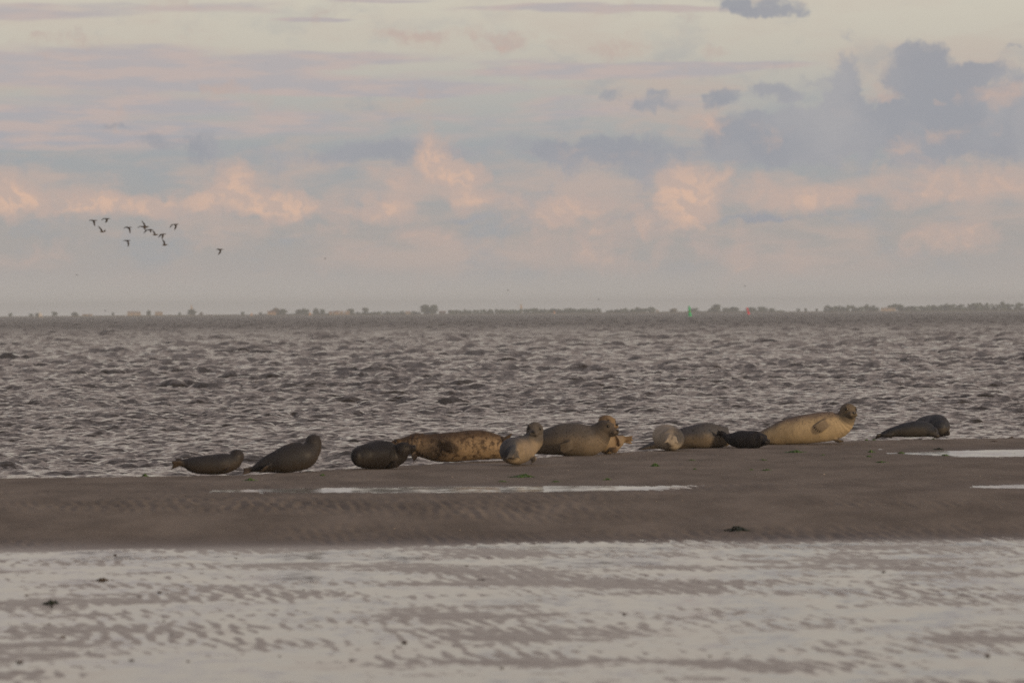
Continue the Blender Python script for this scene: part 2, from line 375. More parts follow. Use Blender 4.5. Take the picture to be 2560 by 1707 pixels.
dxs = (hD*fD.at(x_, y_, fD.dx)+hA*fA.at(x_, y_, fA.dx)+hB*fB.at(x_, y_, fB.dx))*CH; dys = (hD*fD.at(x_, y_, fD.dy)+hA*fA.at(x_, y_, fA.dy)+hB*fB.at(x_, y_, fB.dy))*CH
spc = np.gradient(rows)[:, None]
near = np.clip(2.0/spc-.2, 0, 1)
Xs2 = Xs+dxs*near; Ys2 = Ys+dys*near
lod = np.broadcast_to(np.clip((spc-.5)/7, 0, 1)**.7, Xs.shape)
mW, t, b = mat_new('sea_water')
geo = t.nodes.new('ShaderNodeNewGeometry'); pos = geo.outputs['Position']
la = t.nodes.new('ShaderNodeAttribute'); la.attribute_name = 'lod'; lodf = la.outputs['Fac']
vs_ = []
for q, (ux, uy) in enumerate(TR):            # short wavelets, long along their crests
    u_ = VM('DOT_PRODUCT', pos, (ux, uy, 0), t=t); w_ = VM('DOT_PRODUCT', pos, (-uy, ux, 0), t=t)
    cb = t.nodes.new('ShaderNodeCombineXYZ'); t.links.new(M('MULTIPLY', u_, 6.5, t=t), cb.inputs[0]); t.links.new(M('MULTIPLY', w_, 2.0, t=t), cb.inputs[1])
    nn, _ = NOISE(VM('ADD', cb.outputs[0], (q*31.0, 0, 0), t=t), 1.0, 4, .66, t, dist=.6)
    sv = VM('SCALE', (ux, uy, 0), t=t); t.links.new(M('MULTIPLY', M('SUBTRACT', nn, .5, t=t), 1.5, t=t), sv.node.inputs[3]); vs_.append(sv)
v1 = VM('ADD', vs_[0], vs_[1], t=t)
_, a2 = NOISE(VM('MULTIPLY', pos, (1, .055, 1), t=t), .42, 9, .74, t); s2 = VM('SUBTRACT', a2, (.5,.5,.5), t=t)
sc2 = VM('SCALE', VM('MULTIPLY', s2, (2.0,3.4,0), t=t), t=t); t.links.new(M('MULTIPLY', lodf, 1.0, t=t), sc2.node.inputs[3])
nrm = VM('NORMALIZE', VM('ADD', VM('ADD', v1, sc2, t=t), geo.outputs['Normal'], t=t), t=t)
t.links.new(nrm, b.inputs['Normal'])
cn, _ = NOISE(pos, .05, 4, .6, t)
t.links.new(MIX(SM(cn, .3, .7, t=t), (.027,.021,.011), (.036,.029,.018), t), b.inputs['Base Color'])
t.links.new(SM(lodf, 0, 1, .06, .36, t=t), b.inputs['Roughness']); b.inputs['IOR'].default_value = 1.333
sea = link('sea', grid_mesh('sea', Xs2, Ys2, Zs, {'lod': lod}), mW); tag(sea, kind='structure', label='choppy grey brown tidal channel water')
# ------------------------------------------------------------------ seals
def seal_mat(name, back, belly, spot, spot_amt=.5, spot_scale=30, head=None, headmix=.7, edge=0.0, rough=.68, flip=None, blotch=0.0):
    m, t, b = mat_new(name)
    def att(n):
        a = t.nodes.new('ShaderNodeAttribute'); a.attribute_name = n; return a.outputs['Fac']
    tc_ = t.nodes.new('ShaderNodeTexCoord'); o = tc_.outputs['Object']
    n1, _ = NOISE(o, 7, 5, .6, t); n2, _ = NOISE(o, spot_scale, 3, .6, t); n3, _ = NOISE(VM('ADD', o, (4, 2, 1), t=t), spot_scale*2.1, 3, .6, t)
    n4, _ = NOISE(o, 90, 3, .6, t)
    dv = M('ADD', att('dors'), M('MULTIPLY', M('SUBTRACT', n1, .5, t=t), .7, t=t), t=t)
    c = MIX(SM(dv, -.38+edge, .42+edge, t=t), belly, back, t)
    if blotch:
        n5, _ = NOISE(VM('ADD', o, (2, 7, 3), t=t), 11, 6, .68, t)
        c = MIX(SM(n5, .46, .62, 0, blotch, t=t), c, spot, t)
    sp = M('MAXIMUM', SM(n2, .56, .66, t=t), SM(n3, .58, .68, 0, .8, t=t), t=t)
    sp = M('MULTIPLY', sp, SM(dv, -.9+edge, .3+edge, .25, 1, t=t), t=t)
    c = MIX(M('MULTIPLY', sp, spot_amt, t=t), c, spot, t)
    if head: c = MIX(M('MULTIPLY', att('head'), headmix, t=t), c, head, t)
    if flip: c = MIX(M('MULTIPLY', att('flip'), .8, t=t), c, flip, t)
    c = MIX(M('MULTIPLY', att('face'), .85, t=t), c, (.012,.010,.009), t)
    n6, _ = NOISE(VM('ADD', o, (8, 3, 5), t=t), 4.5, 6, .65, t)
    c = MIX(SM(n6, .44, .60, 0, .30, t=t), c, tuple((x*.5+y*.5)*.6 for x, y in zip(back, belly)), t)
    c = MIX(SM(n4, .35, .65, 0, .22, t=t), c, tuple(x*.6 for x in back), t)
    t.links.new(c, b.inputs['Base Color'])
    t.links.new(SM(n1, .3, .7, rough-.1, rough+.1, t=t), b.inputs['Roughness']); b.inputs['Specular IOR Level'].default_value = (.26 if rough > .63 else .34)
    bp = t.nodes.new('ShaderNodeBump'); bp.inputs['Strength'].default_value = .3; bp.inputs['Distance'].default_value = .006
    t.links.new(n4, bp.inputs['Height']); t.links.new(bp.outputs[0], b.inputs['Normal'])
    return m
M_EYE = simple_mat('seal_eye', (.006,.005,.005), .22, .35, .1); M_NOSE = simple_mat('seal_nose', (.010,.009,.009), .3, .5, .2)
M_CLAW = simple_mat('seal_claw', (.20,.16,.11), .4, .5, .3)
def catmull(pts, n):
    pts = np.asarray(pts, float); k = len(pts)
    ext = np.vstack([2*pts[0]-pts[1], pts, 2*pts[-1]-pts[-2]]); res = []
    for u in np.linspace(0, k-1-1e-9, n):
        i = int(u); f = u-i; p0, p1, p2, p3 = ext[i:i+4]
        res.append(.5*((2*p1)+(p2-p0)*f+(2*p0-5*p1+4*p2-p3)*f*f+(3*p1-p0-3*p2+p3)*f**3))
    return np.array(res)
def flipper_digits(mb, base, mid, tip, spread, w0, w1, r0, r1, lens, sag=(0, 0, 0)):
    """five tapering digits side by side; returns the tips and directions"""
    base, mid, tip, spread, sag = Vector(base), Vector(mid), Vector(tip), Vector(spread).normalized(), Vector(sag)
    tips = []; n = len(lens)
    for k, L in enumerate(lens):
        f = k/(n-1)-.5
        a = base+spread*(f*w0*.6); m_ = mid+spread*(f*(w0+w1)*.5); e = mid+spread*(f*(w0+w1)*.5)+(tip-mid+spread*(f*(w1-w0)))*L+sag*(abs(f))
        rm = max(r0*.85, (w0+w1)*.5/(n-1)*.62)
        mb.tube([a, a.lerp(m_, .5), m_, m_.lerp(e, .5), e], [r0, r0*1.05, min(rm, r0*1.1), r1*1.25, r1*.8], 8)
        tips.append((e, (e-m_).normalized()))
    # web of skin between the digits
    ax = (tip-base); nrm_ = ax.cross(spread).normalized()
    c = base.lerp(tip, .42); mb.ell(c, (ax*.44, spread*(w0*.36+w1*.22), nrm_*r0*.75), 14, 8)
    return tips
def build_seal(label, basepx, spine, dors, head=None, fore=(), hind=None, mat=None, base_depth=None, vox=.0125, claws=(), sink=.022, squash=True, name='seal'):
    G = hit(*basepx) if base_depth is None else at(basepx[0], basepx[1], base_depth)
    gz = float(ground(G.x, G.y, False)); G.z = gz
    s = G.y/F
    W = lambda px, py, y: at(px, py, G.y+y)-G
    root = empty(name, G); tag(root, label, 'seal', 'seals resting on the sand bank')
    mb = MB()
    pts = np.array([list(W(p[0], p[1], p[2]))+[p[3], p[4]*s] for p in spine])   # x y z half-width half-height
    dv = np.array([Vector(d).normalized() for d in dors]) if isinstance(dors[0], (tuple, list)) else np.array([Vector(dors).normalized()]*len(spine))
    nS = 46; cp = catmull(np.hstack([pts, dv]), nS)
    rings = []; axis = []
    T = np.gradient(cp[:, :3], axis=0); T /= np.linalg.norm(T, axis=1)[:, None]
    Z = Vector((0, 0, 1)); n = 30
    def ring(c, t_, a, b_):
        t_ = Vector(t_); up_ = Z-t_*t_.dot(Z)
        if up_.length < .35: up_ = Vector((0, 1, 0)) - t_*t_.y if False else (up_ + (Vector((-.2, .98, 0))-t_*t_.dot(Vector((-.2, .98, 0))))*(.35-up_.length))
        up_.normalize(); sd = t_.cross(up_)
        return [Vector(c)+sd*(a*math.cos(2*math.pi*k/n))+up_*(b_*math.sin(2*math.pi*k/n)) for k in range(n)]
    a0, b0 = max(cp[0, 3], .02), max(cp[0, 4], .02); a1, b1 = max(cp[-1, 3], .02), max(cp[-1, 4], .02)
    for q in (.98, .85, .6, .3):
        rr = math.sqrt(1-q*q); m_ = min(a0, b0); rings.append(ring(cp[0, :3]-T[0]*m_*q, T[0], a0*rr, b0*rr))
    for i in range(nS): rings.append(ring(cp[i, :3], T[i], max(cp[i, 3], .02), max(cp[i, 4], .02)))
    for q in (.3, .6, .85, .98):
        rr = math.sqrt(1-q*q); m_ = min(a1, b1); rings.append(ring(cp[-1, :3]+T[-1]*m_*q, T[-1], a1*rr, b1*rr))
    mb.loft(rings)
    hc = None
    if head:
        px, py, y, rpx, hf, hu = head
        hc = W(px, py, y); k = rpx*s/.105
        f = Vector(hf).normalized(); u = Vector(hu); u = (u-f*u.dot(f)).normalized(); r_ = f.cross(u)
        mb.ell(hc, (f*.128*k, r_*.102*k, u*.100*k), 20, 14)
        mb.ell(hc+f*.105*k-u*.026*k, (f*.075*k, r_*.062*k, u*.052*k), 16, 10)
        for sg in (-1, 1):
            mb.ell(hc+f*.150*k-u*.032*k+r_*sg*.027*k, (f*.036*k, r_*.036*k, u*.033*k), 12, 8)
            mb.ell(hc+f*.060*k+u*.052*k+r_*sg*.058*k, (f*.035*k, r_*.026*k, u*.022*k), 10, 8)   # brow
        mb.ell(hc+f*.100*k-u*.060*k, (f*.070*k, r_*.046*k, u*.032*k), 14, 8)
        mb.ell(hc+f*.155*k-u*.006*k, (f*.032*k, r_*.022*k, u*.020*k), 10, 8)                     # bridge of the nose
    ftips = []; fseg = []
    for fl in fore:
        base, mid, tip = (W(*q) for q in fl[0:3]); sp = Vector(fl[3]); wid = fl[4]
        lens = fl[5] if len(fl) > 5 else (1.0, 1.0, .92, .82, .7)
        ftips.append(flipper_digits(mb, base, mid, tip, sp, wid*.8, wid, wid*.17, wid*.10, lens)); fseg.append((base, tip, wid))
    if hind:
        for fl in hind:
            base, mid, tip = (W(*q) for q in fl[0:3]); sp = Vector(fl[3]); wid = fl[4]
            flipper_digits(mb, base, mid, tip, sp, wid*.4, wid, .024, .011, (1.05, .88, .8, .88, 1.05)); fseg.append((base, tip, wid))
    if squash:
        mb.v = [(v[0], v[1], max(v[2], -sink+ (v[2]+sink)*.12)) for v in mb.v]
    me0 = mb.mesh('tmp'); ob = bpy.data.objects.new('tmp', me0); COL.objects.link(ob)
    rm = ob.modifiers.new('r', 'REMESH'); rm.mode = 'VOXEL'; rm.voxel_size = vox
    sm = ob.modifiers.new('s', 'SMOOTH'); sm.factor = .5; sm.iterations = 5
    dg = bpy.context.evaluated_depsgraph_get(); me = bpy.data.meshes.new_from_object(ob.evaluated_get(dg))
    bpy.data.objects.remove(ob); bpy.data.meshes.remove(me0); me.name = 'body'
    nv = len(me.vertices); co = np.empty(nv*3, np.float32); me.vertices.foreach_get('co', co); co = co.reshape(-1, 3)
    d2 = ((co[:, None, :]-cp[None, :, :3])**2).sum(2); ix = d2.argmin(1)
    no = np.empty(nv*3, np.float32); me.vertices.foreach_get('normal', no); no = no.reshape(-1, 3)
    rr_ = np.random.default_rng(int(basepx[0])); bump_ = np.zeros(nv)
    for q in range(14):                         # soft folds and dimples in the blubber
        kv = rr_.normal(size=3); kv *= rr_.uniform(6, 26)/np.linalg.norm(kv); bump_ += np.sin(co@kv+rr_.uniform(0, 6.28))*.9/np.linalg.norm(kv)
    tn_ = ix/nS; amp0_ = .0045*np.exp(-((tn_-.84)/.08)**2)*np.sin(2*np.pi*tn_/.045)*(1 if spine[-1][4]*s > .08 else .3)
    amp_ = .030*(1.0 if hc is None else sstep(np.linalg.norm(co-np.array(hc), axis=1), .12, .3))
    co = co + no*(bump_*amp_+amp0_*(1-sstep(np.linalg.norm(co-np.array(hc), axis=1), .0, .11) < .5 if hc is not None else 1))[:, None]; me.vertices.foreach_set('co', co.astype(np.float32).ravel()); me.update()
    rad = co-cp[ix, :3]; tt = T[ix]; rad = rad-(rad*tt).sum(1)[:, None]*tt; rad /= np.linalg.norm(rad, axis=1)[:, None]+1e-6
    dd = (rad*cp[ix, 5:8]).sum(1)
    hd = np.zeros(nv); fp = np.zeros(nv)
    if hc is not None: hd = 1-sstep(np.linalg.norm(co-np.array(hc+Vector(head[4]).normalized()*.05*k), axis=1)/k, .13, .20)
    fc = np.zeros(nv)
    if hc is not None:                          # dark skin round the eyes and along the mouth
        for q, r0_ in ((f*.085*k+u*.028*k+r_*.064*k, .030), (f*.085*k+u*.028*k-r_*.064*k, .030), (f*.165*k-u*.050*k+r_*.02*k, .020), (f*.165*k-u*.050*k-r_*.02*k, .020), (f*.178*k-u*.012*k, .020)):
            fc = np.maximum(fc, np.exp(-(np.linalg.norm(co-np.array(hc+q), axis=1)/(r0_*k))**2))
    for a_, b_, w_ in fseg:
        a_, b_ = np.array(a_), np.array(b_); ab = b_-a_; u_ = np.clip(((co-a_)@ab)/(ab@ab), 0, 1.1)
        dist = np.linalg.norm(co-a_-u_[:, None]*ab, axis=1)
        fp = np.maximum(fp, (1-sstep(dist, w_*.55, w_*.85))*sstep(u_, .12, .4))
    for nm, arr in (('dors', dd), ('head', hd), ('flip', fp), ('face', fc), ('along', ix/nS)):
        at_ = me.attributes.new(nm, 'FLOAT', 'POINT'); at_.data.foreach_set('value', arr.astype(np.float32))
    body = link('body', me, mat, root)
    if head:
        hf_ = head[4]
        for sg in (-1, 1):
            e = MB(); e.ell((0, 0, 0), (f*.016*k, r_*.023*k, u*.023*k), 12, 8)
            o = link('eye', e.mesh('eye'), M_EYE, root, hc+f*.079*k+u*.026*k+r_*sg*.059*k)
        e = MB(); e.ell((0, 0, 0), (f*.013*k, r_*.024*k, u*.015*k), 12, 8)
        link('nose', e.mesh('nose'), M_NOSE, root, hc+f*.178*k-u*.006*k)
    for ci in claws:
        for p, d in ftips[ci]:
            e = MB(); e.tube([(0, 0, 0), d*.022], [.0075, .003], 6)
            link('claw', e.mesh('claw'), M_CLAW, root, p+d*.004)
    return root

m_dark = seal_mat('fur_dark_grey', (.011,.011,.013), (.022,.018,.015), (.008,.008,.008), .5, 40, head=(.020,.017,.016), headmix=.5, flip=(.030,.021,.014), edge=-.1, rough=.62)
m_slate = seal_mat('fur_slate_brown', (.028,.028,.031), (.050,.040,.031), (.015,.014,.014), .6, 42, head=(.036,.029,.025), headmix=.6, flip=(.065,.047,.032), edge=-.1, rough=.62)
m_brown = seal_mat('fur_blotched_brown', (.095,.063,.038), (.31,.225,.135), (.036,.022,.014), 0.85, 28, flip=(.060,.042,.028), edge=.25, blotch=.85, head=(.07,.045,.026), headmix=.55)
m_tanblue = seal_mat('fur_tan_with_slate_back', (0.065,0.071,0.083), (0.302,0.240,0.163), (.05,.045,.04), .25, 30, head=(.062,.062,.064), headmix=.8, edge=.10, flip=(.065,.067,.072))
m_grtan = seal_mat('fur_grey_tan', (0.105,0.096,0.087), (0.212,0.170,0.119), (.026,.024,.022), .7, 30, head=(.050,.042,.035), headmix=.7, edge=.05, flip=(.065,.054,.042))
m_tan = seal_mat('fur_warm_tan', (.21,.140,.078), (.30,.230,.145), (.06,.042,.028), .5, 32, head=(.21,.14,.075), headmix=.5, edge=.1, flip=(.16,.11,.065))
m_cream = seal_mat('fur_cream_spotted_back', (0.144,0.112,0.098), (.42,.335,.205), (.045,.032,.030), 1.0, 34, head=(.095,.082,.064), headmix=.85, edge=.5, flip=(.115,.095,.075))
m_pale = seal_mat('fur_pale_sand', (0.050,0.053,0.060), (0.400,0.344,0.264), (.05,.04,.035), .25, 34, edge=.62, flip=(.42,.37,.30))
m_grey = seal_mat('fur_mottled_grey', (0.081,0.082,0.089), (0.203,0.162,0.111), (.024,.023,.024), .8, 24, edge=.0, flip=(.05,.047,.046))
m_char = seal_mat('fur_charcoal', (0.014,0.014,0.018), (0.022,0.021,0.022), (.008,.008,.009), .4, 44, head=(.018,.016,.016), headmix=.6, flip=(.013,.012,.013), rough=.62)
m_steel = seal_mat('fur_steel_grey', (.032,.037,.047), (.075,.067,.056), (.013,.013,.015), .6, 38, flip=(.026,.022,.019), edge=-.1, rough=.62)

UPD = (0, 0, 1)
# leftmost small seal, tail lifted, head turned away
build_seal('small dark grey seal at the far left of the row, tail lifted', (535,1185.5),
  [(452,1157,-.02,.05,8),(464,1158,0,.085,13),(482,1161,0,.13,20),(510,1162,0,.165,24),(540,1161,0,.175,25.5),(566,1158,0,.16,25),(583,1153,.02,.125,21),(592,1145,.05,.10,17)], UPD,
  head=(592,1141,.07,19.5,(.02,1,.08),UPD), hind=[((462,1157,-.03),(446,1158,-.05),(429,1163,-.06),(.1,-.6,.9),.10),((460,1154,.04),(450,1152,.06),(437,1154,.08),(.1,.7,.7),.10)],
  fore=[((572,1168,-.14),(564,1178,-.19),(554,1184,-.21),(.8,-.3,.5),.07)], mat=m_slate)
# second from the left, upright, back to the camera
build_seal('grey brown seal second from the left, chest raised and back of its head to us', (715,1181.5),
  [(632,1173,0,.05,7),(650,1167,0,.09,14),(676,1158,0,.15,23),(706,1150,0,.195,32),(738,1141,.02,.20,37),(764,1136,.05,.185,34),(779,1122,.10,.145,24),(784,1109,.13,.125,21)], [(-.1,-.35,.9)]*5+[(-.4,-.5,.6),(-.6,-.6,.3),(-.6,-.6,.3)],
  head=(783,1106,.15,21.5,(.05,.9,.25),(0,-.3,.9)), hind=[((636,1172,.02),(622,1175,.0),(606,1179,-.02),(.2,.4,.6),.10),((672,1164,-.16),(662,1170,-.22),(653,1176,-.24),(.5,-.2,.7),.085)],
  fore=[((750,1118,-.02),(738,1112,-.02),(724,1112,-.03),(.4,-.1,.8),.07)], mat=m_slate)
# third: dark one, muzzle pointing right
build_seal('plump black brown seal with its snout pointing up right, before the blotched brown seal', (940,1172),
  [(894,1142,-.45,.10,22),(905,1140,-.30,.19,29),(926,1138,-.12,.225,33.5),(955,1136,.05,.22,35),(978,1138,.10,.185,33),(995,1135,.10,.15,27),(1005,1126,.06,.12,21)], UPD,
  head=(1005,1124,.05,20,(.93,-.18,.33),(-.25,-.05,.95)), fore=[((985,1152,-.10),(988,1162,-.15),(994,1169,-.18),(.9,-.2,.2),.07)], mat=m_dark)
# fourth: big blotched brown seal lying on its side
build_seal('large blotched brown seal lying on its side with a clawed fore flipper on its flank', (1130,1151.5),
  [(1330,1128,.35,.05,8),(1300,1122,.3,.10,15),(1268,1121,.2,.17,24),(1230,1115,.1,.23,33),(1182,1112,.02,.26,38.5),(1135,1115,0,.26,37.5),(1092,1119,0,.235,34.5),(1066,1117,.0,.21,30),(1040,1112,.03,.19,28.5),(1016,1113,.08,.14,22)], [(0,.25,1)]*10,
  head=(1000,1115,.08,20,(-.85,-.20,.28),(.2,.2,.9)), fore=[((1088,1102,-.15),(1110,1112,-.275),(1132,1122,-.30),(-.25,-.25,1),.135,(.85,.95,1.0,1.0,.92)),((1032,1132,-.12),(1036,1142,-.19),(1041,1151,-.22),(.9,-.2,.5),.09)],
  hind=[((1262,1100,-.05),(1268,1096,-.08),(1276,1094,-.1),(.3,-.2,.9),.10)], mat=m_brown, claws=(0,1), vox=.014)
# fifth: rump towards us, head looking back over the shoulder
build_seal('tan seal with slate rump towards us and head looking back at the camera', (1290,1163),
  [(1283,1131,-.52,.10,18),(1281,1129,-.42,.19,29),(1287,1127,-.20,.22,34),(1299,1124,.03,.215,34),(1316,1116,.22,.18,31),(1332,1101,.34,.16,26),(1337,1086,.38,.135,22)], [(-.75,-.35,.55)]*4+[(-.6,.2,.6),(-.3,.8,.4),(-.1,.9,.3)],
  head=(1337,1075,.36,22.5,(-.10,-1,-.06),(.05,0,1)), hind=[((1281,1122,-.55),(1277,1134,-.62),(1272,1147,-.65),(-.75,-.1,-.1),.075),((1285,1122,-.55),(1289,1134,-.62),(1294,1148,-.65),(.75,-.1,-.1),.075)],
  fore=[((1322,1099,.12),(1308,1094,.06),(1294,1092,.0),(-.2,-.4,.8),.085),((1330,1138,.10),(1337,1147,.05),(1333,1157,.0),(.7,-.5,.4),.08)], mat=m_tanblue)
# sixth: large grey tan seal looking right
build_seal('large grey tan seal in the middle with raised head turned to the right', (1430,1139.5),
  [(1318,1122,.5,.06,10),(1340,1113,.42,.13,21),(1366,1106,.28,.20,31),(1400,1101,.12,.25,38.5),(1436,1099,.0,.265,41),(1470,1100,-.05,.25,39),(1490,1093,-.08,.21,37),(1501,1083,-.10,.175,31),(1509,1073,-.12,.14,24)], [(0,.1,1)]*6+[(-.4,.1,.9),(-.6,.1,.7),(-.6,.1,.7)],
  head=(1511,1071,-.12,22.5,(.86,-.50,-.08),(.12,.05,1)), fore=[((1438,1106,-.19),(1420,1116,-.265),(1399,1122,-.262),(-.2,-.3,.9),.15,(.85,.95,1.0,.98,.9))], mat=m_grtan, vox=.014)
# seventh: warm tan one behind the sixth
build_seal('warm tan seal half hidden behind the large grey tan one', (1520,1129.5),
  [(1556,1096,.75,.06,9),(1542,1104,.60,.12,18),(1526,1108,.40,.17,25),(1514,1106,.22,.18,28),(1512,1090,.15,.145,24),(1515,1070,.14,.115,19)], [(-.6,.7,.3)]*6,
  head=(1517,1056,.20,20,(.70,-.62,-.12),(0,.1,1)), fore=[((1538,1088,.20),(1546,1100,.15),(1548,1116,.12),(.6,-.7,0),.07),((1524,1122,.06),(1534,1126,.0),(1544,1124,-.03),(.2,-.2,.9),.075)],
  hind=[((1550,1095,.75),(1566,1096,.72),(1584,1095,.70),(.1,-.3,.9),.075),((1550,1100,.78),(1566,1101,.80),(1580,1103,.82),(.1,.2,.9),.065)], mat=m_tan, base_depth=95.3)
# eighth: pale one, rump to us
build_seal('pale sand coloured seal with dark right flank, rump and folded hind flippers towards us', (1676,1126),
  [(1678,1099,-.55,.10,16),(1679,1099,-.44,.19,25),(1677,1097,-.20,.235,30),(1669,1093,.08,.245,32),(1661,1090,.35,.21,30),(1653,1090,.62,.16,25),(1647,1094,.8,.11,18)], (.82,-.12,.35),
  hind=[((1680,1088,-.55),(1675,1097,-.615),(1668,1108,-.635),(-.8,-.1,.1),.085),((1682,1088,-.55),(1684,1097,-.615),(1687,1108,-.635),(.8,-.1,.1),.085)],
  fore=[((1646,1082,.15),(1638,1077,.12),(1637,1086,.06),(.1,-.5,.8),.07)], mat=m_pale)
# ninth: mottled grey one stretched behind it
build_seal('mottled grey seal stretched out between the pale one and the small charcoal one', (1745,1119.5),
  [(1600,1124,.55,.03,4),(1622,1118,.5,.07,9),(1650,1111,.4,.12,15),(1690,1101,.22,.18,23),(1728,1093,.08,.225,29),(1762,1089,.0,.23,31),(1788,1091,.05,.20,29),(1806,1094,.16,.15,24),(1814,1098,.26,.11,18)], UPD,
  head=(1806,1080,.40,16.5,(.35,.9,.1),UPD), mat=m_grey, base_depth=99.6)
# tenth: small charcoal seal facing right
build_seal('small charcoal seal with tail flippers up, lying in front of the cream seal', (1862,1120),
  [(1812,1090,.12,.045,7),(1820,1094,.08,.075,12),(1834,1098,.03,.12,18),(1852,1098,-.03,.165,23),(1876,1098,-.12,.165,23),(1892,1099,-.18,.145,21.5),(1900,1099,-.22,.12,18)], UPD,
  head=(1899,1098,-.22,17.5,(.70,-.70,-.02),(0,0,1)), hind=[((1814,1090,.12),(1803,1084,.14),(1791,1080,.15),(.1,-.5,.8),.10),((1816,1088,.14),(1808,1083,.18),(1800,1083,.22),(.1,.5,.7),.09)], mat=m_char)
# eleventh: big cream seal with raised head
build_seal('big cream seal with spotted back and head raised high, looking at us', (2020,1110.5),
  [(1862,1110,.45,.05,7),(1886,1101,.35,.10,13),(1912,1094,.22,.15,20),(1946,1084,.10,.20,28),(1988,1076,.0,.245,34.5),(2030,1070,-.02,.26,37.5),(2068,1066,-.02,.24,37),(2094,1062,-.03,.205,34),(2110,1051,-.05,.16,27),(2119,1037,-.08,.145,22.5)], [(0,.25,1)]*7+[(-.4,.35,.7),(-.6,.4,.4),(-.6,.5,.3)],
  head=(2120,1027,-.09,20.5,(.40,-.90,-.10),(.04,0,1)), fore=[((2075,1049,-.18),(2060,1060,-.28),(2043,1073,-.30),(-.75,-.2,.8),.135,(.82,.92,1.0,1.0,.92)),((2084,1098,-.10),(2098,1103,-.16),(2112,1103,-.17),(.2,-.6,.3),.08)], mat=m_cream, claws=(0,), vox=.014)
# twelfth: dark slender one in front of the last
build_seal('slender dark seal lying flat with its head against the round one at the right', (2262,1092),
  [(2202,1088,.12,.04,4.5),(2216,1084,.08,.08,9),(2240,1078,.02,.135,14.5),(2270,1074,-.03,.165,18.5),(2298,1072,-.06,.165,20),(2318,1074,-.10,.14,18),(2329,1078,-.14,.11,13.5)], (0,.2,1),
  head=(2331,1078,-.15,13.5,(.75,-.45,-.42),(.4,.1,.9)), hind=[((2206,1087,.08),(2198,1089,.05),(2190,1092,.03),(.2,-.6,.5),.08),((2208,1088,.0),(2220,1089,-.05),(2232,1091,-.08),(.1,-.4,.5),.06)], mat=m_steel)
# thirteenth: rounded one at the far right, seen from behind
build_seal('round steel grey seal curled at the far right end of the row', (2338,1092),
  [(2352,1068,-.05,.12,18),(2347,1066,.08,.21,26),(2340,1064,.30,.225,28.5),(2326,1064,.55,.20,28),(2308,1066,.80,.16,23),(2290,1070,1.0,.11,16)], (-.1,.2,1),
  fore=[((2360,1072,.02),(2367,1080,-.05),(2368,1090,-.08),(.8,-.5,.0),.10)], mat=m_steel, base_depth=106.1)

# ------------------------------------------------------------------ seaweed, shells, worm casts
m_weed = simple_mat('green_seaweed', (.050,.105,.018), .5, .4, .5, 30); m_weed2 = simple_mat('dark_seaweed', (.016,.024,.012), .45, .4, .4, 30); m_weed3 = simple_mat('brown_weed_and_mud', (.075,.058,.042), .6, .3, .4, 30)
def weed_mesh(w, h, seed, nb=46):
    r = random.Random(seed); mb = MB(); mb.ell((0, 0, 0), (Vector((w*.42, 0, 0)), Vector((0, max(w, .3)*.3, 0)), Vector((0, 0, h*.22))), 14, 6)
    for i in range(nb):
        x = r.gauss(0, .22)*w; y = r.gauss(0, .25)*max(w, .3)*.8; a = r.uniform(0, 6.28); L = r.uniform(.15, .35)*w; wd = r.uniform(.03, .07)*min(w, .4)
        d = Vector((math.cos(a), math.sin(a), 0)); p = Vector((-d.y, d.x, 0))*wd; hh = h*max(.1, 1-abs(x)/(w*.5))*r.uniform(.4, 1.1)
        b0 = Vector((x, y, -.004)); q = [b0, b0+d*L*.4+Vector((0, 0, hh)), b0+d*L+Vector((0, 0, hh*.35)), b0+d*L*1.3+Vector((0, 0, -.003))]
        up_ = Vector((0, 0, .006))
        vs = [c+s_*p+z_ for c in q for s_, z_ in ((-1, Vector()), (1, Vector()), (1, up_), (-1, up_))]
        mb.loft([vs[4*k:4*k+4] for k in range(4)])
    return mb.mesh('seaweed')
